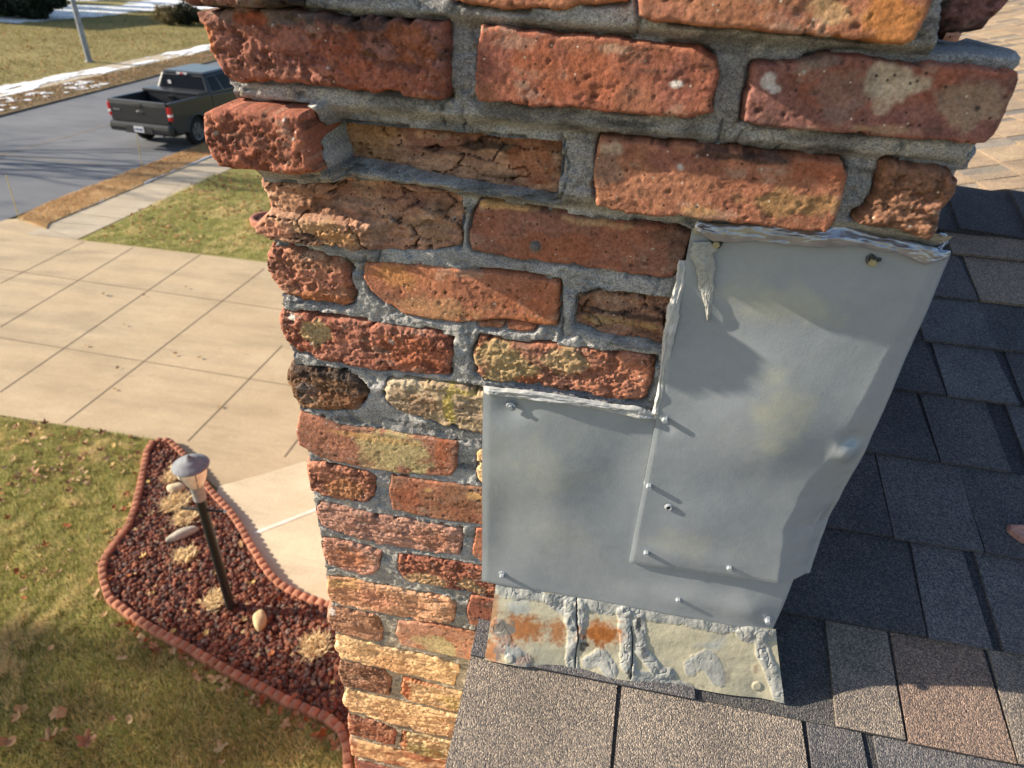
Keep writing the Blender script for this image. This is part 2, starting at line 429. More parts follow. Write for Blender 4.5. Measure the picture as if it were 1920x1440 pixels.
def brick_grid(poly, p, style, c1, c2, sd, patches=(), warp=0.0016, R=None, step=STEP, xform=None, tilt=0.0, dens=1.0, extra=None):
    poly = np.asarray(poly, float)
    lo = poly.min(0) - 0.005; hi = poly.max(0) + 0.005
    us = np.arange(lo[0], hi[0], step); vs = np.arange(lo[1], hi[1], step)
    u, v = np.meshgrid(us, vs)
    if style in ('rough', 'spall', 'layer'): warp = warp * 1.5
    if style == 'smooth': warp *= 0.55
    if 0.055 < p < 0.062: warp *= 0.3
    wu = u + warp * fbm(u / 0.013, v / 0.013, sd + 50, 3); wv = v + warp * fbm(u / 0.013, v / 0.013, sd + 70, 3)
    d = poly_sd(wu, wv, poly)
    d = d - 0.0050 * np.clip(fbm(u / 0.013, v / 0.013, sd + 90, 4, 0.6) - 0.18, 0, 1) * (0.2 if p > 0.055 and style == 'rough' and p < 0.062 else 0.55 if style == 'smooth' else 1.4)
    if R is None: R = {'smooth': 0.0030, 'rough': 0.0065, 'spall': 0.004, 'layer': 0.0055}[style]
    t = np.clip(d / R, 0, 1)
    drop = R * (1 - np.sqrt(np.clip(1 - (1 - t) ** 2, 0, 1)))
    drop = np.where(d < 0, R - d * (7.0 + max(p, 0) * 220), drop)
    h, cav = style_h(style, u, v, sd)
    ex = 0
    if extra is not None: ex = extra(u, v)
    y = -p + drop - h * np.clip(0.35 + d / 0.006, 0.2, 1) - ex + tilt * (u - poly[:, 0].mean())
    n = fbm(u / 0.045, v / 0.02, sd + 31, 4, 0.6)
    m = sstep(-0.35, 0.35, n)[..., None]
    col = np.array(c1) * (1 - m) + np.array(c2) * m
    lum = (col * np.array((.3, .5, .2))).sum(-1, keepdims=True)
    col = (col * 0.80 + lum * np.array((1.12, 1.0, 0.9)) * 0.24) * 1.06
    n2 = fbm(u / 0.012, v / 0.01, sd + 41, 4, 0.65)[..., None]
    col = col * (1 + 0.24 * n2) * (1 + 0.16 * fbm(u / 0.0035, v / 0.0035, sd + 43, 2)[..., None])
    stn = sstep(0.30, 0.60, fbm(u / 0.040, v / 0.016, sd + 45, 5, 0.62))[..., None] * (0.45 if style != 'layer' else 0.18)      # grime
    col = col * (1 - stn) + np.array((0.085, 0.066, 0.056)) * stn
    dst = sstep(0.38, 0.62, fbm(u / 0.028, v / 0.018, sd + 47, 5, 0.65))[..., None] * 0.35      # lime dust
    col = col * (1 - dst) + np.array((0.46, 0.36, 0.28)) * dst
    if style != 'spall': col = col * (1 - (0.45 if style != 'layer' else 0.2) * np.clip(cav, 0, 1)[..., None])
    # pale lime specks and pebbles
    f1, f2, idv = worley(u / 0.012, v / 0.012, sd + 61)
    sp = ((idv > 0.975) & (f1 < 0.10))[..., None]
    col = np.where(sp, np.array(WHITE) * 0.8, col)
    if style == 'spall':
        bnd = fbm(u / 0.09, v / 0.006, sd + 81, 4, 0.6)[..., None]
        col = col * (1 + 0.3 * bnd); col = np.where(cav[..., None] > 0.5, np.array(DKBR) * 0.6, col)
    if style == 'layer':
        bnd = fbm(u / 0.12, v / 0.005, sd + 81, 4, 0.6)[..., None]
        col = col * (1 + 0.16 * bnd)
    # colour patches: sooty stain along some upper arrises, painted sunlight at some ends
    nz = 0.5 + 0.5 * fbm(u / 0.02, v / 0.02, sd + 95, 4, 0.65)
    for (cu, cv, ru, rv, pc, st) in patches:
        q = np.hypot((u - cu) / ru, (v - cv) / rv) + 1.3 * (nz - 0.5)
        k = (sstep(1.15, 0.65, q) * st)[..., None]
        col = col * (1 - k) + np.array(pc) * (1 + 0.2 * n2) * k
    P = np.stack([u, Y0 + y, v], -1)
    keep = d > -0.0045
    cell = keep[:-1, :-1] & keep[1:, :-1] & keep[:-1, 1:] & keep[1:, 1:]
    if xform is not None: P = xform(P)
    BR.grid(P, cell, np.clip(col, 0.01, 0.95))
PROT = {'A': 0.066, 'B': 0.048, 'C': 0.036, 'D': 0.0}
def photo_brick(row, style, c1, c2, pts, patches=(), p=None, **kw):
    p = PROT.get(row, 0.0) if p is None else p
    poly = [Wl(x, y, Y0 - p) for x, y in pts]
    bricks.append((np.array(poly), p))
    pt = []
    for (x, y, rx, ry, c, st) in patches:
        a = Wl(x, y, Y0 - p); b = Wl(x + rx, y, Y0 - p); e = Wl(x, y + ry, Y0 - p)
        pt.append((a[0], a[1], abs(b[0] - a[0]), abs(e[1] - a[1]), c, st))
    brick_grid(poly, p, style, c1, c2, 100 + 7 * len(bricks), pt, **kw)
# row A, the corbelled course at the very top of the picture
photo_brick('A', 'rough', DARK, GREY, [(330, -130), (330, 0), (352, 12), (440, 16), (540, 8), (545, -130)], [(400, -5, 60, 14, RED, .5)])
photo_brick('A', 'smooth', ORANGE, RUST, [(880, -120), (850, 0), (880, 10), (960, 18), (1060, 18), (1085, 8), (1175, 4), (1185, -120)], p=0.05)
photo_brick('A', 'smooth', ORANGE, RUST, [(1210, -140), (1197, 0), (1200, 32), (1230, 42), (1340, 52), (1500, 66), (1640, 80), (1700, 85), (1722, 75), (1745, 20), (1765, -60), (1765, -140)],
            [(1560, 20, 60, 30, TAN, .55), (1680, 30, 60, 50, (0.58, 0.24, 0.07), .7), (1480, 30, 50, 20, PURPLE, .5), (1300, 30, 80, 20, PINK, .3)])  # brighter orange at the right end puts the sun's glow into the colour
photo_brick('A', 'rough', DARK, PURPLE, [(1765, -120), (1755, 40), (1768, 54), (1850, 50), (1880, 24), (1905, -20), (1905, -120)], p=0.0)
photo_brick('A', 'rough', RUST, BROWN, [(1738, 10), (1735, 70), (1752, 75), (1764, 40), (1764, -40), (1745, -60)], p=0.02)
# row B
photo_brick('B', 'rough', (0.36, 0.12, 0.075), (0.26, 0.10, 0.075),
            [(362, 30), (392, 22), (440, 10), (545, 18), (640, 30), (760, 34), (832, 38), (836, 60), (836, 186), (825, 190), (760, 184), (690, 177), (620, 168), (560, 160), (500, 158), (450, 155), (420, 150), (405, 120), (388, 95), (382, 55)],
            [(500, 30, 110, 16, GREY, .7), (690, 45, 150, 14, DARK, .75), (470, 35, 26, 16, RED, .9), (720, 150, 110, 40, RED, .5), (640, 100, 50, 36, RED, .6), (690, 100, 24, 14, DKBR, .7), (560, 110, 80, 20, PURPLE, .7), (770, 80, 50, 40, RUST, .6), (395, 110, 16, 60, ORANGE, .8)])  # orange strip down the left edge is sunlight put into the colour
photo_brick('B', 'smooth', RED, RUST, [(900, 45), (892, 100), (888, 170), (895, 190), (930, 194), (1000, 201), (1100, 208), (1200, 217), (1290, 222), (1338, 216), (1350, 150), (1344, 112), (1315, 92), (1240, 84), (1140, 70), (1060, 66), (985, 58)],
            [(920, 110, 40, 50, PURPLE, .5), (1155, 90, 40, 14, CREAM, .35), (1270, 150, 40, 50, PURPLE, .4), (1270, 158, 14, 8, WHITE, .9), (1060, 140, 100, 60, (0.40, 0.13, 0.065), .6)])
photo_brick('B', 'smooth', RED, PURPLE, [(1414, 122), (1404, 170), (1396, 230), (1430, 238), (1500, 246), (1600, 252), (1690, 260), (1780, 268), (1848, 270), (1868, 254), (1895, 200), (1912, 152), (1912, 134), (1850, 128), (1720, 118), (1620, 106), (1560, 104), (1500, 114)],
            [(1680, 150, 50, 38, CREAM, .8), (1650, 190, 18, 44, CREAM, .55), (1720, 155, 26, 20, CREAM, .6), (1440, 152, 12, 16, WHITE, .7), (1450, 166, 12, 8, WHITE, .6), (1580, 180, 60, 50, GREY, .5), (1825, 190, 60, 46, (0.36, 0.27, 0.19), .7), (1833, 203, 7, 6, DARK, .9), (1540, 112, 40, 12, GREY, .7), (1640, 242, 70, 10, TAN, .4)])
# row C
photo_brick('C', 'rough', (0.44, 0.135, 0.065), RED, [(376, 215), (400, 203), (440, 203), (500, 210), (566, 212), (574, 250), (582, 300), (588, 326), (560, 332), (500, 326), (440, 320), (404, 316), (388, 290), (378, 262)],
            [(405, 250, 4, 4, CREAM, .7), (425, 308, 4, 4, CREAM, .7)], p=0.060, R=0.007)
photo_brick('C', 'spall', SPALL, (0.30, 0.125, 0.075), [(632, 214), (660, 218), (750, 227), (860, 232), (960, 246), (1062, 250), (1060, 300), (1054, 362), (1040, 366), (990, 358), (930, 350), (860, 338), (800, 325), (740, 310), (690, 300), (660, 298), (650, 258)],
            [(690, 235, 70, 30, (0.50, 0.28, 0.13), .7), (700, 285, 50, 20, (0.50, 0.28, 0.13), .6), (930, 275, 70, 12, DARK, .85), (850, 240, 60, 10, DKBR, .7), (1000, 310, 60, 40, RUST, .6)], p=-0.010)
photo_brick('C', 'smooth', RUST, (0.43, 0.16, 0.075), [(1126, 262), (1118, 300), (1113, 340), (1116, 386), (1180, 404), (1300, 412), (1420, 425), (1480, 434), (1550, 438), (1568, 415), (1582, 370), (1590, 330), (1584, 306), (1520, 300), (1440, 296), (1380, 284), (1300, 274), (1200, 268)],
            [(1150, 280, 36, 16, CREAM, .6), (1140, 310, 24, 40, (0.30, 0.2, 0.15), .6), (1260, 300, 70, 22, PURPLE, .6), (1275, 312, 12, 10, WHITE, .8), (1480, 385, 90, 26, (0.40, 0.24, 0.11), .75), (1540, 320, 50, 26, RED, .6), (1350, 290, 60, 8, DARK, .8), (1430, 300, 40, 8, DARK, .8), (1300, 395, 60, 10, BUFF, .4)])
photo_brick('C', 'rough', BROWN, (0.32, 0.14, 0.075), [(1668, 304), (1652, 345), (1636, 380), (1612, 418), (1650, 428), (1700, 442), (1745, 454), (1760, 432), (1768, 392), (1796, 366), (1802, 340), (1792, 322), (1760, 316), (1720, 312)],
            [(1705, 425, 6, 4, WHITE, .9), (1790, 335, 16, 10, PURPLE, .5)])
# row D
def d1_extra(u, v):
    zb = Wl(600, 405)[1]; zt = Wl(600, 340)[1]
    low = sstep(zb + 0.002, zb - 0.004, v) * sstep(Wl(735, 440)[0], Wl(690, 440)[0], u)
    return 0.010 * low - 0.010 * sstep(zb - 0.002, zt, v) * sstep(Wl(700, 0)[0], Wl(500, 0)[0], u) * 0.6
photo_brick('D', 'spall', (0.42, 0.20, 0.115), (0.52, 0.28, 0.16), [(482, 340), (560, 344), (620, 340), (665, 326), (740, 335), (800, 346), (850, 356), (868, 370), (866, 410), (862, 464), (830, 470), (800, 472), (704, 465), (640, 463), (590, 455), (520, 446), (492, 436), (486, 420), (510, 402), (505, 385), (494, 362)],
            [(560, 375, 60, 26, BROWN, .5), (590, 420, 70, 14, (0.52, 0.33, 0.18), .7), (640, 440, 50, 18, (0.55, 0.30, 0.13), .7), (580, 440, 30, 10, DARK, .7), (800, 420, 50, 40, (0.40, 0.25, 0.16), .6), (760, 380, 60, 30, PURPLE, .4), (520, 425, 30, 16, PINK, .7), (825, 395, 20, 20, DKBR, .5), (680, 385, 60, 14, GREY, .4)], p=-0.004, extra=d1_extra)
photo_brick('D', 'smooth', (0.34, 0.115, 0.065), (0.30, 0.12, 0.075), [(902, 375), (890, 400), (880, 425), (878, 455), (886, 470), (960, 485), (1090, 500), (1180, 514), (1262, 525), (1280, 500), (1298, 440), (1270, 428), (1200, 420), (1130, 412), (1080, 404), (1000, 392), (950, 382)],
            [(960, 388, 60, 8, BUFF, .7), (1120, 418, 60, 10, TAN, .45), (1275, 460, 22, 50, (0.16, 0.10, 0.08), .7), (1060, 470, 100, 30, RUST, .5), (1003, 462, 10, 8, GREY, .8)])
# row E
photo_brick('E', 'rough', (0.42, 0.15, 0.085), (0.38, 0.16, 0.08), [(500, 460), (494, 480), (497, 510), (508, 545), (545, 563), (600, 572), (640, 580), (661, 571), (664, 545), (656, 505), (642, 484), (590, 474), (545, 464)], [(600, 560, 60, 14, ORANGE, .6), (648, 520, 8, 40, RED, .5)], R=0.011)
photo_brick('E', 'smooth', (0.46, 0.155, 0.06), RUST, [(684, 492), (680, 520), (692, 545), (720, 570), (760, 590), (810, 600), (860, 606), (905, 602), (950, 600), (1000, 608), (1042, 614), (1050, 580), (1048, 532), (1030, 525), (980, 518), (880, 508), (800, 500), (740, 494)],
            [(740, 515, 50, 22, (0.56, 0.27, 0.1), .6), (830, 580, 80, 20, TAN, .3), (1000, 560, 60, 40, RED, .4), (980, 600, 60, 12, ORANGE, .6)])
photo_brick('E', 'smooth', ORANGE, ORANGE, [(895, 606), (900, 614), (925, 618), (944, 614), (946, 604), (920, 602)], R=0.003, p=-0.002)
photo_brick('E', 'smooth', ORANGE, RUST, [(948, 604), (950, 618), (975, 624), (1000, 620), (1006, 612), (980, 602)], R=0.003, p=-0.002)
photo_brick('E', 'spall', (0.30, 0.13, 0.075), (0.36, 0.2, 0.12), [(1084, 552), (1078, 590), (1080, 606), (1120, 624), (1180, 634), (1240, 645), (1262, 640), (1270, 552), (1200, 544), (1140, 540), (1110, 546)], [(1100, 575, 16, 30, BROWN, .6), (1180, 590, 60, 6, DARK, .8), (1170, 605, 60, 8, (0.42, 0.28, 0.12), .6)], p=-0.010)
# row F
photo_brick('F', 'rough', RED, (0.40, 0.14, 0.085), [(528, 578), (522, 600), (524, 622), (540, 645), (558, 664), (620, 682), (700, 696), (780, 703), (842, 706), (848, 680), (852, 632), (800, 620), (740, 610), (690, 604), (640, 598), (590, 592), (548, 586)],
            [(590, 628, 28, 26, TAN, .9), (548, 596, 6, 6, WHITE, .8), (735, 640, 5, 4, WHITE, .9), (780, 660, 70, 40, RUST, .5)])
photo_brick('F', 'rough', (0.38, 0.15, 0.09), RUST, [(898, 633), (884, 665), (890, 700), (910, 717), (960, 722), (1020, 729), (1120, 745), (1200, 758), (1214, 748), (1228, 705), (1232, 674), (1170, 664), (1100, 655), (1040, 648), (980, 643), (930, 636)],
            [(950, 685, 60, 40, (0.44, 0.33, 0.17), .85), (1060, 675, 50, 24, TAN, .75), (1150, 720, 70, 40, PINK, .4), (990, 720, 24, 14, RUST, .9)], R=0.006)
# row G
photo_brick('G', 'rough', (0.24, 0.12, 0.055), DKBR, [(538, 690), (532, 712), (544, 752), (568, 771), (620, 776), (668, 772), (688, 752), (686, 725), (668, 708), (645, 696), (580, 688)], [(600, 700, 60, 10, DARK, .8), (660, 715, 26, 16, DARK, .7), (575, 730, 20, 10, GREY, .8), (640, 750, 50, 16, BROWN, .6)], R=0.011)
photo_brick('G', 'layer', (0.43, 0.31, 0.17), (0.36, 0.25, 0.15), [(722, 709), (717, 745), (728, 765), (760, 778), (800, 790), (850, 805), (905, 818), (945, 824), (945, 736), (880, 728), (830, 720), (780, 713)], [(765, 722, 40, 12, CREAM, .8), (842, 765, 14, 50, YEL, .9), (860, 735, 40, 8, YEL, .7), (725, 735, 10, 20, CREAM, .5), (790, 760, 50, 20, BROWN, .4)])
# row H
photo_brick('H', 'smooth', (0.40, 0.15, 0.08), (0.36, 0.14, 0.08), [(560, 774), (553, 808), (560, 836), (600, 860), (690, 880), (740, 888), (790, 892), (845, 894), (855, 880), (858, 832), (810, 822), (760, 815), (700, 806), (640, 800), (600, 784)],
            [(745, 855, 70, 36, (0.48, 0.39, 0.2), .95), (690, 850, 20, 30, TAN, .6), (590, 790, 26, 10, PINK, .8), (830, 850, 18, 34, RUST, .8), (680, 818, 100, 5, BUFF, .5)])
photo_brick('H', 'layer', TAN, BUFF, [(905, 842), (890, 855), (892, 905), (910, 915), (1000, 925), (1000, 852)])
# row I
photo_brick('I', 'rough', (0.40, 0.15, 0.085), RUST, [(570, 869), (570, 893), (580, 924), (620, 936), (688, 946), (702, 930), (706, 898), (690, 886), (650, 878), (608, 868)], [(650, 920, 40, 18, (0.42, 0.2, 0.09), .6), (590, 875, 20, 10, PINK, .7)])
photo_brick('I', 'smooth', RUST, (0.34, 0.15, 0.08), [(732, 892), (728, 932), (736, 957), (820, 975), (905, 986), (985, 996), (985, 916), (905, 916), (860, 910), (800, 902)], [(850, 940, 60, 26, BROWN, .55), (890, 930, 20, 8, BUFF, .7), (805, 918, 10, 5, BUFF, .7), (760, 925, 30, 30, RED, .4)])
# row J
photo_brick('J', 'layer', (0.47, 0.225, 0.155), (0.42, 0.19, 0.13), [(598, 939), (590, 962), (600, 988), (640, 1004), (700, 1020), (780, 1034), (860, 1044), (868, 1030), (868, 992), (830, 984), (780, 980), (700, 965), (640, 950)], [(800, 1010, 50, 20, ORANGE, .3)])
photo_brick('J', 'smooth', RED, RUST, [(890, 990), (885, 1040), (905, 1058), (985, 1068), (985, 1000)])
# row K
photo_brick('K', 'layer', (0.45, 0.19, 0.12), PINK, [(604, 1008), (602, 1035), (612, 1060), (650, 1075), (690, 1083), (710, 1070), (716, 1036), (690, 1028), (640, 1014)], [(660, 1050, 40, 16, ORANGE, .5)])
photo_brick('K', 'rough', RED, RUST, [(746, 1040), (742, 1070), (760, 1090), (830, 1105), (905, 1117), (985, 1128), (985, 1070), (905, 1063), (830, 1050)], [(800, 1092, 50, 12, TAN, .6), (880, 1100, 30, 14, TAN, .6)], R=0.006)
# row L
photo_brick('L', 'layer', (0.62, 0.31, 0.15), (0.58, 0.25, 0.11), [(614, 1080), (609, 1108), (620, 1132), (700, 1150), (780, 1166), (850, 1172), (857, 1134), (840, 1122), (760, 1108), (680, 1092)], [(640, 1095, 30, 12, BUFF, .6), (710, 1125, 40, 14, PINK, .5)])
photo_brick('L', 'smooth', RUST, RED, [(882, 1116), (873, 1150), (880, 1174), (920, 1180), (985, 1190), (985, 1132)])
# row M
photo_brick('M', 'layer', (0.43, 0.20, 0.10), (0.36, 0.17, 0.09), [(618, 1136), (610, 1160), (622, 1186), (660, 1196), (715, 1207), (719, 1180), (708, 1155), (660, 1145)], [(705, 1172, 14, 12, DKBR, .7), (622, 1148, 6, 6, WHITE, .6)])
photo_brick('M', 'smooth', (0.50, 0.22, 0.12), ORANGE, [(746, 1165), (741, 1190), (752, 1210), (820, 1226), (890, 1240), (985, 1258), (985, 1200), (890, 1186), (820, 1172)], [(825, 1215, 34, 18, (0.50, 0.42, 0.22), .9), (780, 1200, 14, 10, TAN, .8)])
# row N
photo_brick('N', 'layer', BUFF, (0.74, 0.46, 0.19), [(630, 1190), (626, 1218), (636, 1236), (700, 1251), (780, 1270), (852, 1290), (862, 1250), (800, 1230), (720, 1215), (670, 1201)], [(730, 1245, 30, 12, ORANGE, .35)])
photo_brick('N', 'smooth', RUST, TAN, [(884, 1252), (876, 1290), (985, 1312), (985, 1268)])
# row O
photo_brick('O', 'rough', (0.40, 0.19, 0.10), BROWN, [(637, 1241), (630, 1266), (640, 1286), (690, 1298), (732, 1307), (734, 1274), (720, 1258), (670, 1245)], R=0.006)
photo_brick('O', 'layer', BUFF, (0.50, 0.33, 0.16), [(754, 1270), (750, 1300), (765, 1315), (820, 1331), (870, 1343), (985, 1368), (985, 1316), (870, 1299)], [(760, 1290, 10, 24, RUST, .9), (800, 1282, 60, 5, RUST, .7), (850, 1320, 40, 14, YEL, .4)])
# row P
photo_brick('P', 'layer', (0.76, 0.47, 0.20), BUFF, [(648, 1291), (640, 1318), (654, 1335), (720, 1355), (800, 1376), (864, 1390), (868, 1346), (800, 1328), (720, 1310), (680, 1300)], [(730, 1340, 40, 12, (0.5, 0.28, 0.14), .5)])
photo_brick('P', 'smooth', RUST, TAN, [(886, 1350), (880, 1392), (985, 1418), (985, 1372)])
# row Q
photo_brick('Q', 'rough', RUST, (0.44, 0.18, 0.09), [(654, 1341), (648, 1362), (655, 1378), (700, 1390), (740, 1400), (743, 1372), (720, 1360), (680, 1350)], R=0.006)
photo_brick('Q', 'layer', (0.46, 0.35, 0.16), BUFF, [(754, 1372), (748, 1396), (760, 1410), (820, 1426), (870, 1436), (985, 1464), (985, 1412), (870, 1396)], [(800, 1410, 50, 14, (0.38, 0.32, 0.12), .6), (756, 1390, 8, 16, RUST, .8)])
# the courses further down to the ground, and the sides, in the same bond
COURSE = 0.0705
rnd = random.Random(3)
PAL = [(RUST, RED, 'rough'), (BUFF, TAN, 'layer'), (ORANGE, PINK, 'layer'), (RED, PURPLE, 'smooth'), (BUFF, ORANGE, 'layer')]
ztop = Wl(665, 1387)[1] - 0.002
XL, XR = -0.350, 0.250
def rect(u0, u1, v0, v1): return [(u0, v0), (u1, v0), (u1, v1), (u0, v1)]
for i in range(int(ztop / COURSE)):
    z1 = ztop - i * COURSE; z0 = z1 - 0.058
    x = XL + rnd.uniform(-.003, .003); first = 0.205 if i % 2 == 0 else 0.098
    while x < XR - 0.05:
        x1 = min(x + first, XR); c1, c2, stl = rnd.choice(PAL)
        poly = rect(x, x1, z0, z1)
        if i < 6: bricks.append((np.array(poly), 0.0))
        brick_grid(poly, 0.0, stl, c1, c2, 900 + i * 13 + int(x * 50), step=0.003 if i < 4 else 0.008)
        x = x1 + 0.011; first = 0.205
CH_BACK = 1.66; ZTOP = 4.9 + 0.16
for side, xs, sgn in (('l', XL, 1), ('r', XR - 0.002, -1)):
    for i in range(int(ZTOP / COURSE)):
        z0 = ZTOP - (i + 1) * COURSE; z1 = z0 + 0.059
        cor = 0.03 if i < 2 else (0.012 if i == 2 else 0)
        yy = Y0 + (0.012 if side == 'l' else 0.10); first = 0.2 if i % 2 else 0.098
        while yy < CH_BACK - 0.05:
            y1 = min(yy + first, CH_BACK); c1, c2, stl = rnd.choice(PAL[:1] + PAL[2:4])
            fn = (lambda P, xs=xs, sgn=sgn, cor=cor: np.stack([xs + sgn * (P[..., 1] - Y0) - sgn * cor, P[..., 0] if sgn < 0 else (yy0 + y10 - P[..., 0]), P[..., 2]], -1))
            yy0, y10 = yy, y1
            brick_grid(rect(yy, y1, z0, z1), 0.0, stl, c1, c2, 1500 + i * 7 + int(yy * 40), step=0.0045 if i < 12 else 0.011, xform=fn)
            yy = y1 + 0.011; first = 0.2
BR.build('brickwork', M['brick'], chimney, smooth=True)

P1 = 0.008; P2 = 0.0045
a = Wl(1298, 428, Y0 - P1); bq = Wl(1778, 478, Y0 - P1); cq = Wl(1508, 1100, Y0 - P1); dq = Wl(1180, 1056, Y0 - P1)
a2 = Wl(905, 727, Y0 - P2); t2 = Wl(1228, 792, Y0 - P2); b2 = Wl(1452, 1190, Y0 - P2); c2_ = Wl(903, 1090, Y0 - P2)
# mortar: one sheet of sandy joints that runs behind and between the bricks
MO = MB()
sx = 0.0017
us = np.arange(XL + 0.001, 0.279, sx); vs = np.arange(CAMZ - 1.42, CAMZ + 0.07, sx)
u, v = np.meshgrid(us, vs)
zBC = Wl(1000, 235, Y0 - .03)[1]; zCD = Wl(1000, 372, Y0 - .01)[1]; zAB = Wl(1000, 48, Y0 - .03)[1]
pm = -0.0028 + sstep(zCD - 0.012, zCD + 0.010, v) * 0.0215 + sstep(zBC - 0.008, zBC + 0.006, v) * 0.014 + sstep(zAB - 0.004, zAB + 0.006, v) * 0.012
uj0, uj1 = Wl(592, 280, Y0 - .04)[0], Wl(610, 280, Y0 - .04)[0]
pm = pm + 0.020 * sstep(uj0 - .004, uj0, u) * sstep(uj1 + .0025, uj1, u) * sstep(zCD - .004, zCD + .003, v) * sstep(zBC + .006, zBC + .002, v)
upn = (u > np.where(v > Wl(1228, 792)[1], np.interp(v, [dq[1], a[1]], [dq[0], a[0]]) + .012, a2[0] + .012)) & (v < a[1] - .012)
dmax = np.full(u.shape, -1.0)
for poly, p in bricks:
    lo = poly.min(0) - 0.012; hi = poly.max(0) + 0.012
    i0, i1 = np.searchsorted(vs, [lo[1], hi[1]]); j0, j1 = np.searchsorted(us, [lo[0], hi[0]])
    if i1 <= i0 or j1 <= j0: continue
    sl = (slice(i0, i1), slice(j0, j1))
    dmax[sl] = np.maximum(dmax[sl], poly_sd(u[sl], v[sl], poly))
gapn = vnoise(u / 0.02, v / 0.02, 5)
y = Y0 - pm - 0.0016 * fbm(u / 0.010, v / 0.010, 11, 4, 0.7) + 0.003 * sstep(0.35, 0.55, fbm(u / 0.018, v / 0.014, 17, 4, 0.6)) - 0.0014 * fbm(u / 0.06, v / 0.05, 12, 3)
y = y + sstep(0.0005, 0.0035, dmax) * 0.045 + upn * 0.09
y = y + np.clip(1 - np.abs(dmax + 0.0008) / 0.0024, 0, 1) * 0.012 * sstep(0.38, 0.62, gapn) * (v > CAMZ - 0.42)
cracks = [[(705, 395), (702, 430), (706, 470), (700, 500)], [(1045, 590), (1052, 620), (1050, 650)], [(1210, 0), (1196, 40), (1195, 60)], [(842, 186), (838, 205), (842, 228)], [(880, 196), (876, 232)], [(1350, 215), (1345, 260)], [(1395, 235), (1376, 258), (1378, 275)],
          [(1674, 258), (1668, 300), (1650, 345)], [(560, 330), (620, 336), (655, 315)], [(1180, 500), (1176, 532)], [(730, 308), (735, 332)], [(1056, 250), (1070, 300), (1055, 370)], [(990, 700), (995, 735)], [(1440, 296), (1460, 262)]]
cd = np.full(u.shape, 9.0)
for pl in cracks: cd = np.minimum(cd, line_d(u + 0.002 * fbm(u / 0.01, v / 0.01, 3, 2), v, [Wl(a, b, Y0 - .01) for a, b in pl]))
y = y + np.clip(1 - cd / 0.0016, 0, 1) * 0.006
grey = np.array((0.40, 0.395, 0.39)); warm = np.array((0.47, 0.41, 0.31))
lowm = sstep(CAMZ - 0.60, CAMZ - 0.95, v)[..., None]
colm = grey * (1 - lowm) + warm * lowm
nn = fbm(u / 0.05, v / 0.02, 21, 4, 0.6)
colm = colm * (1 + 0.25 * nn[..., None])
dirt = sstep(0.25, 0.7, fbm(u / 0.08, v / 0.015, 25, 4, 0.65))[..., None] * 0.55
colm = colm * (1 - dirt) + np.array((0.07, 0.068, 0.065)) * dirt
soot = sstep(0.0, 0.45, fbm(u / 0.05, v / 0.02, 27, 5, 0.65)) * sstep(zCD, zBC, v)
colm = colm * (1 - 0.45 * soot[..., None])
lich = sstep(0.45, 0.65, fbm(u / 0.012, v / 0.012, 28, 3))[..., None] * (u < -0.26)[..., None] * 0.5
colm = colm * (1 - lich) + np.array((0.5, 0.47, 0.36)) * lich
xlim = XL + 0.004 + 0.002 * fbm(v / 0.02, v * 0, 31, 3) + np.where(v > CAMZ - 0.15, 0.004, 0)
keep = (u > xlim) & (u < np.where(v > CAMZ - 0.165, 0.2445 + 0.002 * fbm(v / 0.01, v * 0, 33, 3), 0.262))
keep &= ~((u > Wl(1752, 30, Y0 - .02)[0]) & (v > zAB - 0.004))
P = np.stack([u, y, v], -1)
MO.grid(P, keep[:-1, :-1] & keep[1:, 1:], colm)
MO.box((XL + 0.006, Y0 + 0.020, 0), (XR - 0.110, CH_BACK - 0.004, CAMZ + 0.14), (0.28, 0.28, 0.28)); MO.box((XR - 0.109, Y0 + 0.11, 0), (XR - 0.010, CH_BACK - 0.004, CAMZ + 0.139), (0.28, 0.28, 0.28))
# broken mortar ledge at the right end of the upper bed, bed slabs that stick out at both ends
def slab(pts_front, yb, thick, col, seed):
    fr = []
    for (x, yv), pp in pts_front: fr.append((*Wl(x, yv, Y0 - pp), Y0 - pp))
    n = 60; t = np.linspace(0, 1, n); fr = np.array(fr)
    xs = np.interp(t, np.linspace(0, 1, len(fr)), fr[:, 0]); zs = np.interp(t, np.linspace(0, 1, len(fr)), fr[:, 1]); ysf = np.interp(t, np.linspace(0, 1, len(fr)), fr[:, 2])
    rows = []
    for k, (dy, dz) in enumerate([(0.004, -thick), (0, -thick * 0.6), (0, -thick * 0.3), (0.001, -0.0015), (0.006, 0), (0.02, 0.001), (yb * 0.6, 0.001), (yb, 0.001)]):
        jit = 0.0016 * fbm(xs / 0.008, np.full(n, k * 2.7), seed, 3)
        rows.append(np.stack([xs + (0.0025 * fbm(np.full(n, k * 1.3), xs / 0.01, seed + 3, 2)) * (t > 0.8), ysf + dy + jit, zs + dz + jit * 0.6], 1))
    P = np.stack(rows)
    MO.grid(P[::-1], None, np.array(col) * (1 + 0.2 * fbm(P[::-1][..., 0] / 0.02, P[::-1][..., 1] / 0.02, seed, 3))[..., None])
slab([((1560, 88), .034), ((1700, 92), .034), ((1830, 98), .034), ((1900, 104), .034), ((1914, 98), .026)], 0.10, 0.0115, (0.31, 0.31, 0.31), 71)
slab([((1700, 262), .022), ((1780, 272), .022), ((1828, 278), .022), ((1832, 276), .016)], 0.09, 0.017, (0.30, 0.30, 0.31), 72)
MO.build('mortar', M['mortar'], chimney, smooth=True)

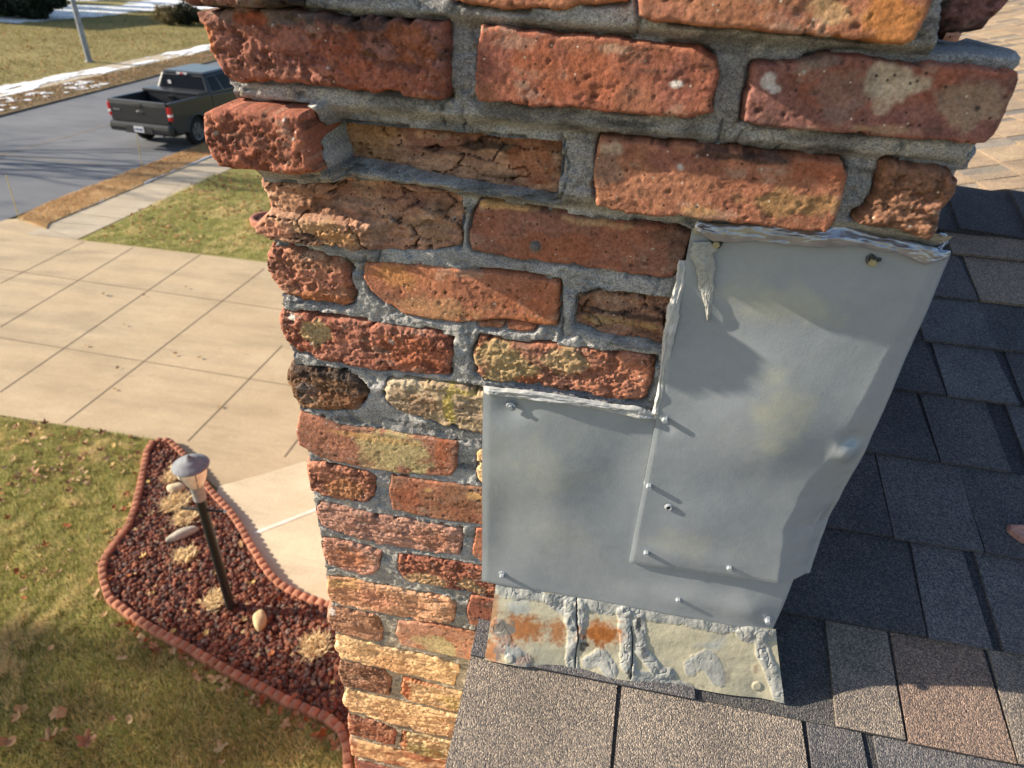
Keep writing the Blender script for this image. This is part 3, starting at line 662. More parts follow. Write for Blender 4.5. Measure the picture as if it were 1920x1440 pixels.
# ------------------------------------------------------------------ sheet metal flashing, screws, sealant
PAINT = np.array((0.283, 0.312, 0.342)); 
def lift(bumps, x, z):
    h = np.zeros(x.shape)
    for (px, py, rx, ry, a, ang) in bumps:
        cu, cv = Wl(px, py, Y0 - P1); du, dv = (x - cu), (z - cv)
        c, s_ = math.cos(ang), math.sin(ang)
        q = ((du * c + dv * s_) / rx) ** 2 + ((-du * s_ + dv * c) / ry) ** 2
        h += a * np.exp(-q)
    return h
def sheet(name, pl, xr_edge, corners, bumps, seed, wrap, nx=170, ny=190, curl=0.0, colfn=None, s0p=(.98, .94, .86, .80, .74, .84), tm=1.0):
    (xtl, ztl), (xtr, ztr), (xbr, zbr), (xbl, zbl) = corners
    s = np.linspace(0, 1, nx); t = np.linspace(0, 1, ny)
    Sg, Tg = np.meshgrid(s, t)
    X = (xtl * (1 - Sg) + xtr * Sg) * (1 - Tg) + (xbl * (1 - Sg) + xbr * Sg) * Tg
    Z = (ztl * (1 - Sg) + ztr * Sg) * (1 - Tg) + (zbl * (1 - Sg) + zbr * Sg) * Tg
    h = 1.5 * lift(bumps, X, Z) + 0.0017 * fbm(X / 0.11, Z / 0.13, seed, 2) + 0.00010 * fbm(X / 0.03, Z / 0.03, seed + 2, 2)
    edge = np.minimum(1, np.minimum(Sg, np.where(wrap, 1, 1 - Sg)) / 0.02) * np.minimum(1, np.minimum(Tg, 1 - Tg) / 0.012)
    Y = Y0 - pl - h - 0.0008 * (edge - 1)
    s0 = np.interp(Tg, [0, .2, .45, .62, .8, 1], s0p) + 0.02 * fbm(Tg * 6, Tg * 0, seed + 13, 3)
    Y = Y + curl * (1 + tm * sstep(0.55, 1.0, Tg)) * np.clip((Sg - s0) / 0.26, 0, 1) ** 1.35
    P = np.stack([X, Y, Z], -1)
    cols = [P]
    if wrap:
        rads = []
        last = P[:, -1]; rb = 0.006
        for k in range(1, 9):
            a = k / 8 * PI / 2
            q = last.copy(); q[:, 0] += rb * math.sin(a); q[:, 1] += rb * (1 - math.cos(a)); rads.append(q)
        for d in (0.03, 0.08):
            q = rads[7].copy(); q[:, 1] += d + 0.002 * fbm(q[:, 2] / 0.06, q[:, 2] * 0 + d, seed + 9, 2); q[:, 0] += 0.0; rads.append(q)
        cols.append(np.stack(rads, 1))
    P = np.concatenate(cols, 1)
    # folded thickness: borders turned back onto the wall
    b = MB()
    col = np.broadcast_to(PAINT, P.shape) * (1 + 0.05 * fbm(P[..., 0] / 0.06, P[..., 2] / 0.06, seed + 4, 3))[..., None]
    if colfn is not None: col = colfn(P, col)
    b.grid(P[::-1], None, col[::-1])
    for row in (P[0], P[-1]):
        q = row.copy(); q[:, 1] += 0.0035; b.grid(np.stack([row, q]), None, PAINT * 0.9)
    q = P[:, 0].copy(); q[:, 1] += 0.0035; b.grid(np.stack([P[:, 0], q]), None, PAINT * 0.9)
    return b.build(name, M['sheet'], chimney, smooth=True, autosmooth=50)
def sheen_tint(P, col):
    # yellowish reflected sunlight painted into the colour in a few soft patches
    for px, py, rx, ry, st in [(1460, 770, .035, .05, .5), (1290, 1020, .05, .03, .25), (1470, 570, .06, .02, .45), (1030, 880, .06, .05, .22), (1050, 1010, .04, .03, .12)]:
        cu, cv = Wl(px, py, Y0 - P1); q = np.hypot((P[..., 0] - cu) / rx, (P[..., 2] - cv) / ry) + 0.5 * fbm(P[..., 0] / 0.02, P[..., 2] / 0.02, 8, 4)
        k = (sstep(1.2, 0.1, q) * st)[..., None]
        col = col * (1 - k) + np.array((0.47, 0.46, 0.34)) * k
    return col
xr = 0.2665
bumps1 = [(1450, 790, .060, .075, .0042, .2), (1590, 850, .012, .014, .0042, 0), (1600, 825, .010, .010, -.0035, 0), (1340, 640, .05, .03, -.0015, 0), (1330, 980, .05, .06, .0016, 0), (1420, 900, .10, .03, -.0010, .5), (1250, 800, .010, .010, -.001, 0), (1640, 560, .04, .05, .0022, 0), (1300, 1050, .06, .02, .0012, 0), (1470, 560, .08, .02, .0012, .1)]
big = sheet('upper_metal_panel', P1, None, [a, (xr, bq[1]), (xr + 0.006, cq[1]), dq], bumps1, 5, True, curl=0.020, colfn=sheen_tint)
big['label'] = 'tall dented upper flashing panel'
bumps2 = [(1020, 890, .05, .055, .0030, 0), (958, 766, .018, .016, -.0022, 0), (1080, 1010, .06, .04, .0012, 0), (1300, 1130, .08, .02, .0014, .1), (1400, 1150, .03, .02, .0018, 0), (940, 1000, .03, .05, -.0010, 0), (1180, 850, .03, .1, -.0008, 0)]
low = sheet('lower_metal_panel', P2, None, [a2, (0.262, t2[1]), (0.250, b2[1]), c2_], bumps2, 9, True, curl=0.013, colfn=sheen_tint, s0p=(.70, .70, .72, .78, .88, .97), tm=0)
low['label'] = 'lower flashing panel lapped under the tall one'
# apron at the foot, bent out onto the shingles and patched with sealant
apL = (930, 1100); apR = (1452, 1186); abL = (909, 1240); abR = (1465, 1318)
def ap_pt(s, t):
    xt = np.array([*Wl(*apL, Y0 - .002)]); xe = np.array([*Wl(*apR, Y0 - .002)])
    top = np.stack([xt[0] + (xe[0] - xt[0]) * s, np.full(s.shape, Y0 - .002), xt[1] + (xe[1] - xt[1]) * s + 0.006], -1)
    pL, pR = Rf(*abL), Rf(*abR)
    bot = pL + (pR - pL) * s[..., None]; bot[..., 2] += 0.007
    return top * (1 - t[..., None]) + bot * t[..., None]
def apron_px(s, t):                                           # photo position of an apron point
    x = (apL[0] + (apR[0] - apL[0]) * s) * (1 - t) + (abL[0] + (abR[0] - abL[0]) * s) * t
    y = (apL[1] + (apR[1] - apL[1]) * s) * (1 - t) + (abL[1] + (abR[1] - abL[1]) * s) * t
    return x, y
s_, t_ = np.meshgrid(np.linspace(0, 1, 420), np.linspace(0, 1, 110))
px_, py_ = apron_px(s_, t_)
P = ap_pt(s_, t_)
nrm = np.array((0.0, -0.91, 0.41))
wob = fbm(px_ / 30, py_ / 30, 3, 4, 0.6)
h = 0.0016 * fbm(px_ / 140, py_ / 60, 4, 3) + 0.0001 * fbm(px_ / 14, py_ / 14, 6, 3)
col = np.broadcast_to(np.array((0.43, 0.40, 0.295)), P.shape) * (1 + 0.06 * wob)[..., None]
gp = sstep(0.1, 0.5, fbm(px_ / 90, py_ / 45, 14, 3) + (1130 + (px_ - 930) * .165 - py_) / 60)[..., None]
col = col * (1 - gp) + np.array((0.36, 0.38, 0.36)) * gp
sealmask = np.zeros(s_.shape)
def smear(pts, wd, hh):
    global h, sealmask
    d = line_d(px_ + 5 * wob, py_ + 5 * wob, pts)
    k = np.clip(1 - (d / wd) ** 2, 0, 1)
    ridge = 0.65 + 0.5 * fbm(px_ / 22, py_ / 26, int(pts[0][0]), 4, 0.55) - 0.5 * np.clip(1 - np.abs(fbm(px_ / 26, py_ / 30, int(pts[0][0]) + 4, 3)) / 0.06, 0, 1)
    h = h + 0.7 * hh * np.sqrt(k) * ridge
    sealmask = np.maximum(sealmask, sstep(0.05, 0.3, k))
smear([(945, 1108), (1000, 1118), (1060, 1125), (1110, 1138), (1200, 1150), (1300, 1168), (1440, 1188)], 16, 0.0040)
smear([(1040, 1128), (1075, 1150), (1085, 1175)], 18, 0.0032)
smear([(1076, 1140), (1078, 1200), (1076, 1255), (1085, 1270)], 12, 0.0055)
smear([(1095, 1140), (1100, 1160), (1092, 1200)], 10, 0.004)
smear([(1180, 1160), (1180, 1200), (1186, 1255)], 14, 0.006)
smear([(1205, 1170), (1208, 1225), (1240, 1265), (1258, 1268)], 12, 0.005)
smear([(1110, 1245), (1130, 1235), (1150, 1260)], 16, 0.003)
smear([(935, 1180), (950, 1215), (975, 1235), (990, 1245)], 15, 0.003)
smear([(1300, 1255), (1330, 1240), (1350, 1275)], 18, 0.002)
smear([(1195, 1270), (1260, 1285), (1300, 1300)], 12, 0.003)
smear([(1425, 1200), (1435, 1240), (1455, 1290), (1462, 1312)], 14, 0.005)
smear([(1400, 1195), (1450, 1195)], 16, 0.003)
kk = sealmask[..., None]
col = col * (1 - kk) + np.array((0.325, 0.332, 0.315)) * (1 + 0.12 * fbm(px_ / 12, py_ / 12, 19, 3))[..., None] * kk
tn = fbm(px_ / 9, py_ / 9, 33, 4, 0.65)
RUSTC = np.array((0.34, 0.115, 0.025))
for (cx_, cy_, rx, ry, st) in [(1133, 1193, 42, 27, 1.0), (978, 1185, 56, 30, .9), (1050, 1190, 18, 26, .8), (925, 1225, 22, 30, .85), (925, 1150, 14, 40, .6), (985, 1240, 22, 10, .4)]:
    q = np.hypot((px_ - cx_) / rx, (py_ - cy_) / ry) + 0.45 * tn
    k = (sstep(1.25, 0.45, q) * st)[..., None]
    col = col * (1 - k) + RUSTC * (1 + 0.35 * tn)[..., None] * k
for (cx_, cy_, rx, ry, st, cc) in [(950, 1185, 24, 18, .9, (.17, .17, .155)), (935, 1225, 10, 20, .7, (.16, .16, .16)), (1098, 1215, 10, 12, .8, (.05, .05, .055)), (1203, 1178, 5, 16, .8, (.06, .06, .06)), (1212, 1225, 6, 20, .6, (.12, .12, .13)), (1365, 1268, 10, 18, .5, (.2, .17, .15)), (1415, 1260, 5, 12, .7, (.25, .16, .10)), (1290, 1290, 34, 6, .6, (.12, .11, .10)), (1184, 1265, 5, 10, .8, (.05, .05, .05))]:
    q = np.hypot((px_ - cx_) / rx, (py_ - cy_) / ry) + 0.6 * tn
    k = (sstep(1.0, 0.7, q) * st)[..., None]
    col = col * (1 - k) + np.array(cc) * k
cr = np.minimum(line_d(px_ + 2 * wob, py_, [(1088, 1128), (1089, 1200), (1082, 1262)]), line_d(px_ + 2 * wob, py_, [(1190, 1180), (1192, 1230), (1188, 1275)]))
ck = np.clip(1 - cr / 2.2, 0, 1)
h = h - 0.003 * ck; col = col * (1 - (ck > .4)[..., None] * 0.85)
for vx, vy in [(958, 1236), (1418, 1290)]:                     # old nail heads under the paint
    d = np.hypot(px_ - vx, (py_ - vy) * 1.05); h = h + 0.0016 * sstep(9.5, 7.5, d)
lift_r = 0.007 * sstep(0.90, 1.0, s_) * t_ ** 2 + 0.006 * t_ ** 3 * (0.5 + 0.5 * np.sin(s_ * 17))
P = P + nrm * (h + lift_r)[..., None]
ab = MB()
ab.grid(P[::-1], None, np.clip(col, .01, .9)[::-1])
for e in (P[-1], P[:, 0], P[:, -1], P[0]):
    q = e - nrm * 0.0016 + np.array((0, 0.001, 0)); ab.grid(np.stack([e, q]), None, (.3, .28, .2))
apron = ab.build('apron_flashing', M['seal'], chimney, smooth=True, autosmooth=60)
apron['label'] = 'rusty cream apron smeared with cracked sealant'

def bead(name, pts, wid, prot, mat, colr, seed, par=None, flat=0.55, n=150, label=None):
    """a lumpy ribbon of sealant pressed on the wall; pts (px, py, half width px, protrusion)"""
    base = []
    for (x, y_, hw, pp) in pts:
        c = Wl(x, y_, Y0 - pp); e = Wl(x + 10, y_, Y0 - pp)
        base.append((c[0], Y0 - pp, c[1], hw * abs(e[0] - c[0]) / 10))
    base = np.array(base); tt = np.linspace(0, len(base) - 1, n)
    B4 = np.stack([np.interp(tt, range(len(base)), base[:, k]) for k in range(4)], 1)
    d = np.gradient(B4[:, [0, 2]], axis=0); d /= np.linalg.norm(d, axis=1)[:, None] + 1e-9
    nx_, nz_ = -d[:, 1], d[:, 0]
    m = 22; rows = []
    for j in range(m + 1):
        q = -1 + 2 * j / m
        L = np.arange(n) * 0.35
        wv = B4[:, 3] * (1 + 0.35 * fbm(L / 7, np.full(n, 1.0 if q > 0 else 9.0), seed, 4, 0.6))
        hgt = prot * np.sqrt(max(0, 1 - q * q)) * (0.75 + 0.5 * fbm(L / 9, np.full(n, q * 1.2), seed + 3, 3, 0.5))
        fold = np.abs(fbm(L / 6 + q * 0.6, np.full(n, q * 2.2), seed + 6, 3)); hgt = hgt - 0.0012 * np.clip(1 - fold / 0.12, 0, 1) * (1 - q * q)
        endf = np.minimum(1, np.minimum(np.arange(n), n - 1 - np.arange(n)) / 5)
        rows.append(np.stack([B4[:, 0] + nx_ * wv * q, B4[:, 1] - hgt * endf + 0.002, B4[:, 2] + nz_ * wv * q], 1))
    P = np.stack(rows)
    c = np.array(colr) * (1 + 0.12 * fbm(P[..., 0] / 0.01, P[..., 2] / 0.01, seed, 3))[..., None]
    g = MB(); g.grid(P, None, c)
    if (d[n // 2][0] < 0): pass
    o = g.build(name, mat, par or chimney, smooth=True)
    if label: o['label'] = label
    return o
SIL = (0.40, 0.42, 0.46)
bead('sealant_bead', [(1302, 428, 12, .012), (1345, 438, 15, .014), (1420, 440, 17, .014), (1500, 446, 18, .014), (1570, 446, 22, .016), (1640, 456, 15, .016), (1700, 466, 14, .016), (1745, 480, 18, .014), (1782, 478, 8, .010)], 0, 0.004, M['silver'], SIL, 4, label='shiny silver bead along the top of the upper panel')
bead('sealant_bead', [(1280, 490, 7, .006), (1275, 530, 9, .008), (1262, 580, 13, .010), (1255, 625, 11, .010), (1247, 680, 7, .008), (1238, 740, 6, .008), (1228, 782, 7, .008)], 0, 0.005, M['seal'], (0.52, 0.52, 0.50), 14, label='pale bead down the left edge of the upper panel')
bead('sealant_bead', [(906, 732, 8, .006), (960, 738, 9, .008), (1020, 746, 11, .010), (1090, 756, 9, .010), (1150, 766, 9, .009), (1200, 776, 12, .010), (1228, 782, 9, .008)], 0, 0.005, M['seal'], (0.40, 0.41, 0.41), 24, label='wrinkled bead along the top of the lower panel')
bead('sealant_bead', [(1320, 455, 26, .012), (1318, 480, 22, .012), (1322, 510, 17, .011), (1328, 545, 13, .010), (1328, 575, 6, .010), (1328, 605, 2, .009)], 0, 0.0018, M['seal'], (0.36, 0.37, 0.35), 34, label='smear of sealant that ran down below the corner screw')
bead('sealant_bead', [(1745, 478, 10, .010), (1765, 470, 12, .004), (1772, 455, 10, -.02), (1768, 438, 6, -.03)], 0, 0.005, M['silver'], SIL, 44)

def screw(px, py, pl, par, style='hex', r=0.0034):
    u_, v_ = Wl(px, py, Y0 - pl - 0.005)
    b = MB(); y_ = Y0 - pl + 0.001
    if style == 'flat':
        b.lathe([(0, -0.0005), (r * 1.5, -0.0005), (r * 1.7, 0.0015)], (u_, y_ - 0.003, v_), 20, PAINT, 'y')
        b.lathe([(0, -0.0022), (r * .7, -0.0022), (r * .8, -0.0004)], (u_, y_ - 0.003, v_), 16, PAINT, 'y')
    else:
        gunk = style == 'gunk'
        cc = (0.045, 0.045, 0.05) if gunk else PAINT * 1.05
        b.lathe([(r * 1.75, 0.003), (r * 1.75, 0.0), (r * 1.6, -0.0012), (r, -0.0016)], (u_, y_, v_), 20, cc, 'y')
        b.lathe([(r, -0.001), (r, -0.0056), (r * 0.8, -0.0066), (0, -0.0066)], (u_, y_, v_), 6, (0.35, 0.30, 0.16) if gunk else PAINT * 1.1, 'y')
        if gunk:
            for k in range(14):
                a = rnd.uniform(0.2, PI - 0.2); rr = r * rnd.uniform(1.0, 1.9)
                b.lathe([(0, -0.0045), (0.0016, -0.003), (0.002, 0.002)], (u_ + rr * math.cos(a), y_, v_ + rr * math.sin(a)), 6, (0.05, 0.05, 0.055), 'y')
    o = b.build('screw', M['seal'], par, smooth=False)
    if style == 'gunk': o['label'] = 'screw caked with black sealant'
for x, y_, k in [(1343, 460, 'gunk'), (1637, 494, 'gunk'), (1247, 790, 'hex'), (1217, 915, 'hex'), (1212, 1040, 'hex'), (1368, 1068, 'hex')]: screw(x, y_, P1, big, k)
for x, y_, k in [(957, 766, 'flat'), (941, 1083, 'hex'), (1272, 1128, 'hex'), (1440, 1168, 'hex')]: screw(x, y_, P2, low, k)
hb = MB(); hu, hv = Wl(1254, 951, Y0 - P1 - .002)
hb.lathe([(0.0052, 0.0006), (0.0030, -0.0012), (0.0022, -0.0008), (0.0018, 0.0004)], (hu, Y0 - P1 - 0.0026, hv), 18, PAINT, 'y'); hb.lathe([(0.0022, -0.0006), (0, -0.0004)], (hu, Y0 - P1 - 0.0026, hv), 18, (.01, .01, .01), 'y')
hb.build('screw_hole', M['seal'], big)
for x, y_, pp, cc in [(1003, 462, 0, (0.2, 0.19, 0.18)), (1275, 312, .028, (0.42, 0.40, 0.37))]:
    ab = MB(); uu, vv = Wl(x, y_, Y0 - pp - .003)
    ab.lathe([(0.0055, 0.004), (0.005, -0.001), (0.0035, -0.004), (0.0015, -0.0052), (0, -0.0054)], (uu, Y0 - pp, vv), 9, cc, 'y')
    ab.build('wall_anchor', M['mortar'], chimney, smooth=True)

# ------------------------------------------------------------------ the house: shingled roof the chimney stands on, wing roof beyond the ridge
house = empty('house', (4.0, 1.5, 0), 'house with dark architectural shingle roof beside the brick chimney', 'house')
SLP = math.hypot(1, ROOF_T); cth, sth = 1 / SLP, ROOF_T / SLP
RIDGE_Y = 1.71
BASEC = [(0.075, 0.078, 0.085), (0.065, 0.068, 0.078), (0.09, 0.09, 0.092)]
TABC = [(0.25, 0.20, 0.16), (0.28, 0.225, 0.175), (0.14, 0.137, 0.142), (0.21, 0.165, 0.13), (0.25, 0.175, 0.14), (0.18, 0.17, 0.165), (0.29, 0.23, 0.18)]
def shingles(mb, to3, u0, u1, edges, seed, tabs_at=None, sc=1.0):
    """to3(u, w, h): along the eave, up the slope, out of the roof; edges: w of each course's butt, low to high"""
    r = random.Random(seed)
    def quadbox(ua0, ua1, ub0, ub1, w0, w1, h0f, h0b, hf, hb, colr):
        nseg = 5
        pts = lambda a0, a1, b0, b1, hf_, hb_: [to3(a0, w0, hf_), to3(a1, w0, hf_), to3(b1, w1, hb_), to3(b0, w1, hb_)]
        V = pts(ua0, ua1, ub0, ub1, h0f, h0b) + pts(ua0, ua1, ub0, ub1, hf, hb)
        mb.hexa(V, colr)
    for i in range(len(edges) - 1):
        w0 = edges[i]; w1 = edges[i + 1] + 0.02 * sc
        x = u0
        while x < u1:                                         # the backing layer, sheet by sheet
            xe = min(x + r.uniform(.25, .5) * sc, u1)
            c = np.array(r.choice(BASEC)) * r.uniform(.85, 1.2)
            quadbox(x, xe, x, xe, w0 + r.uniform(-.001, .001), w1, 0.0, -0.004, 0.0065 * sc, 0.0005, c)
            x = xe
        lst = (tabs_at or {}).get(i)
        if lst is None:
            lst = []; x = u0 - r.uniform(0, .1)
            while x < u1:
                wd = r.choice((.09, .13, .17, .21, .26)) * r.uniform(.9, 1.1) * sc
                lst.append((x, x + wd, r.choice(TABC)))
                x += wd + r.choice((.0025, .004, .045, .09, .13)) * sc
        for (xa, xb, c) in lst:
            xa = max(xa, u0); xb = min(xb, u1)
            if xb - xa < .01: continue
            ta = r.uniform(-.004, .010) * sc; tb = r.uniform(-.004, .010) * sc
            if xa <= u0 + 1e-6: ta = 0
            c = np.array(c) * r.uniform(.88, 1.12); j = r.uniform(-.0015, .0015)
            quadbox(xa, xb, xa + ta, xb - tb, w0 - 0.001 + j, w1, 0.006 * sc, 0.0003, 0.0115 * sc, 0.0035, c)
def main3(u_, w_, h_): return (u_, w_ * cth - h_ * sth, ROOF_A + w_ * sth + h_ * cth)
ys = [Rf(1920, yy)[1] / cth for yy in (1437, 1232, 1052, 894, 767, 667, 579)]
edges = [ys[0] - 0.147 * k for k in range(24, 0, -1)] + ys
while edges[-1] < RIDGE_Y / cth - 0.10: edges.append(edges[-1] + 0.143)
edges.append(RIDGE_Y / cth)
RAKE = -0.121
TT = {}
ib = 24                                                       # the course whose butt runs under the apron's right end
def tx(px, py): return Rf(px, py)[0]
B_, G_, R_, D_ = (0.25, 0.22, 0.192), (0.135, 0.135, 0.145), (0.235, 0.178, 0.148), (0.098, 0.10, 0.11)
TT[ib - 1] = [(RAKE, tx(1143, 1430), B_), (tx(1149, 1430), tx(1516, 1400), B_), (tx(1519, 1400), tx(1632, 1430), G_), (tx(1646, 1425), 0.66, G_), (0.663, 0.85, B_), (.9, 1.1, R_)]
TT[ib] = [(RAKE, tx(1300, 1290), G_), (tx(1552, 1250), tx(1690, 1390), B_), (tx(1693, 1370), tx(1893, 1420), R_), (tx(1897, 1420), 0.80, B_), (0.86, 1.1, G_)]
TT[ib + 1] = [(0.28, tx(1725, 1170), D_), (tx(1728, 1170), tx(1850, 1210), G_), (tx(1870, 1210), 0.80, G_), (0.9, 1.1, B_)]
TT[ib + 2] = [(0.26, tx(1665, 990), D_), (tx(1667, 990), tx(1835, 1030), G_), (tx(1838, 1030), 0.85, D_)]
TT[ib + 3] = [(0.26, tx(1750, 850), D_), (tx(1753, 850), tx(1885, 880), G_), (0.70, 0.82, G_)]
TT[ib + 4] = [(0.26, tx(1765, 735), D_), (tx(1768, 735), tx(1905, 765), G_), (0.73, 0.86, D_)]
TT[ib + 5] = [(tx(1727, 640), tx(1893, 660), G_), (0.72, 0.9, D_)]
rm = MB()
shingles(rm, main3, RAKE, 4.5, edges, 5, TT)
# deck under the shingles and the slope on the far side of the ridge
for k in range(2):
    s_ = 1 if k == 0 else -1
    lo_, hi_ = (-6.0, RIDGE_Y) if k == 0 else (RIDGE_Y, RIDGE_Y + 7.6)
    zr = ROOF_A + RIDGE_Y * ROOF_T
    za = zr - abs(lo_ - RIDGE_Y) * ROOF_T; zb = zr - abs(hi_ - RIDGE_Y) * ROOF_T
    d0 = 0.006
    rm.hexa([(RAKE + .003, lo_, za - .02 - d0), (14, lo_, za - .02 - d0), (14, hi_, zb - .02 - d0), (RAKE + .003, hi_, zb - .02 - d0), (RAKE + .003, lo_, za - d0), (14, lo_, za - d0), (14, hi_, zb - d0), (RAKE + .003, hi_, zb - d0)], (0.13, 0.12, 0.11))
main_roof = rm.build('roof', M['shingle'], house)
rc = MB(); r5 = random.Random(8); x = RAKE - 0.01; zr = ROOF_A + RIDGE_Y * ROOF_T
while x < 5:
    hw = 0.160; c = np.array(r5.choice([(.075, .077, .085), (.09, .09, .098), (.08, .08, .085)]))
    h0, h1 = 0.022, 0.011
    prof = [(-hw, -hw * ROOF_T), (-hw * .5, -hw * .5 * ROOF_T + .003), (-.02, -.003), (0, 0.001), (.02, -.003), (hw * .5, -hw * .5 * ROOF_T + .003), (hw, -hw * ROOF_T)]
    V = []
    for (xx, hh) in ((x, h0), (x + 0.20, h1)):
        for (a_, b_) in prof: V.append((xx, RIDGE_Y + a_, zr + b_ + hh))
        for (a_, b_) in prof: V.append((xx, RIDGE_Y + a_ * .98, zr + b_ + hh - 0.008))
    F = []
    for k in range(6): F += [(k, k + 1, 14 + k + 1, 14 + k), (k + 7, k, k + 1, k + 8), (k + 21, k + 14, k + 15, k + 22)]
    F += [(0, 14, 21, 7), (6, 13, 27, 20)]
    rc.add(V, F, c); x += 0.143
rc.build('ridge_cap', M['shingle'], house)
# wing roof that faces the sun
WX = Rf(1850, 285) * 0 + 0
dwing = ray(1850, 285); dwing = dwing / np.linalg.norm(dwing) * 3.4
def wing3(u_, w_, h_):                                        # u runs back along +Y, w up the slope towards +X
    c2, s2 = math.cos(math.radians(16)), math.sin(math.radians(16))
    return (dwing[0] + w_ * c2 - h_ * s2, u_, CAMZ + dwing[2] + w_ * s2 + h_ * c2)
wr = MB()
BT = TABC
TABC = [(0.34, 0.265, 0.19), (0.38, 0.30, 0.21), (0.29, 0.235, 0.175), (0.36, 0.28, 0.20)]  # lighter tan palette puts the strong sun into the wing's colours
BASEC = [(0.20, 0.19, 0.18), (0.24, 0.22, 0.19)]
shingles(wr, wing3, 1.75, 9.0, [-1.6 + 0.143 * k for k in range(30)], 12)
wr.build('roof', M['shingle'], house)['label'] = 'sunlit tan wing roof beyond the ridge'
TABC = BT
tb = MB()
for lo_, hi_ in ((-6.0, RIDGE_Y), (RIDGE_Y, RIDGE_Y + 7.5)):
    za = zr - abs(lo_ - RIDGE_Y) * ROOF_T - .03; zb = zr - abs(hi_ - RIDGE_Y) * ROOF_T - .03
    tb.hexa([(RAKE + .012, lo_, za - .14), (RAKE + .032, lo_, za - .14), (RAKE + .032, hi_, zb - .14), (RAKE + .012, hi_, zb - .14), (RAKE + .012, lo_, za), (RAKE + .032, lo_, za), (RAKE + .032, hi_, zb), (RAKE + .012, hi_, zb)], (0.55, 0.5, 0.42))
tb.build('rake_board', m_attr('trim_paint', 0.6, 0.3, 30), house)
hw_ = MB(); zE = zr - 7.0 * ROOF_T - .06
V = [(0.06, -5.4, 0), (0.06, 8.6, 0), (0.06, 8.6, zE), (0.06, RIDGE_Y, zr - .06), (0.06, -5.4, zE)]
V2 = [(13.5, a_[1], a_[2]) for a_ in V]
hw_.add(V + V2, [(0, 1, 6, 5), (1, 2, 7, 6), (0, 5, 9, 4)], (0.36, 0.16, 0.11)); hw_.add(V, [(0, 4, 2, 1)], (0.36, 0.16, 0.11)); hw_.add(V, [(4, 3, 2)], (0.36, 0.16, 0.11)); hw_.add(V2, [(0, 1, 2, 4)], (0.36, 0.16, 0.11))
hw_.build('wall', m_attr('house_brick', 0.9, 0.2, 14, bump=.01), house)
# chip of pink brick that fell on the shingles
fr = MB(); c0 = Rf(1899, 1008)
ex_, ey_, ez_ = np.array((1, 0, 0)), np.array((0, cth, sth)), np.array((0, -sth, cth))
top = [(-.012, .002), (-.009, .012), (.003, .011), (.016, .010), (.019, -.009), (.009, -.015), (-.001, -.010)]
V = [c0 + ez_ * .010 + ex_ * a_ * 1.12 + ey_ * b_ * 1.12 for a_, b_ in top] + [c0 + ez_ * (.020 + .003 * math.sin(a_ * 190)) + ex_ * a_ + ey_ * b_ for a_, b_ in top]
fr.add(V, [(k, (k + 1) % 7, 7 + (k + 1) % 7, 7 + k) for k in range(7)], (0.56, 0.30, 0.25)); fr.add(V, [(7, 8, 9, 10), (7, 10, 11, 12)], (0.56, 0.30, 0.25)); fr.add(V, [(7, 12, 13, 13)][:0] or [(7, 12, 13)], (0.56, 0.30, 0.25))
tag(fr.build('brick_chip', M['brick']), 'pink chip of broken brick lying on the dark shingles', 'brick chip')

# ------------------------------------------------------------------ the ground, paving and street
def flat(name, pts, z, mat, thick=0.0, label=None, kind='structure', col=(1, 1, 1)):
    b = MB(); n = len(pts)
    V = [(p[0], p[1], z) for p in pts]
    me = bpy.data.meshes.new(name)
    if thick:
        V2 = V + [(p[0], p[1], z - thick) for p in pts]
        F = [tuple(range(n))] + [(k, n + k, n + (k + 1) % n, (k + 1) % n) for k in range(n)]
        me.from_pydata(V2, [], F)
    else: me.from_pydata(V, [], [tuple(range(n))])
    me.update(); me.materials.append(mat)
    o = link(name, me)
    if me.polygons[0].normal.z < 0: me.flip_normals()
    o['kind'] = kind
    return o
def gp(*pts): return [tuple(G(x, y)[:2]) for x, y in pts]
M['lawn'] = m_soil('lawn_soil', [(0.12, 0.105, 0.035), (0.23, 0.21, 0.07), (0.36, 0.31, 0.13)], 1.7)
M['farlawn'] = m_soil('far_lawn_soil', [(0.16, 0.125, 0.05), (0.24, 0.20, 0.085), (0.30, 0.235, 0.11)], 0.22)
M['verge'] = m_soil('dormant_verge', [(0.32, 0.20, 0.10), (0.46, 0.31, 0.165), (0.54, 0.38, 0.22)], 1.4)
M['gravel'] = m_soil('lava_gravel', [(0.05, 0.025, 0.02), (0.09, 0.04, 0.03), (0.13, 0.06, 0.045)], 9)
M['litter'] = m_soil('leaf_strewn_verge', [(0.10, 0.08, 0.05), (0.19, 0.14, 0.085), (0.30, 0.22, 0.14)], 0.8)
flat('ground', [(-400, -400), (400, -400), (400, 400), (-400, 400)], -0.03, M['farlawn'])
XC = -12.5                                                    # near kerb line of the street
XF0, XF1 = G(0, 220)[0], G(383, 117)[0]
flat('lawn', [(-10.6, -8), (0.3, -8), (0.3, 5.2), (-10.6, 5.2)], 0.0, M['lawn'])
dy0, dy1 = G(100, 797)[1], G(157, 452)[1]
SWX0, SWX1 = -11.55, -10.45                                   # public sidewalk
flat('driveway', [(XC - .05, dy0 - 1.1), (SWX1 + .3, dy0), tuple(G(286, 826)[:2]), tuple(G(345, 860)[:2]), tuple(G(416, 925)[:2]), (1.0, dy0 - .6), (1.0, dy1 + .02), (SWX1, dy1 + .02), (SWX0, dy1 - .05), tuple(G(88, 431)[:2]), tuple(G(35, 411)[:2]), (XC - .05, G(20, 413)[1])], 0.012, M['drive'])
flat('sidewalk', [(SWX0, dy1 - .05), (SWX1, dy1 + .02), (SWX1 - .3, 60), (SWX0 - .5, 60)], 0.016, M['side'])
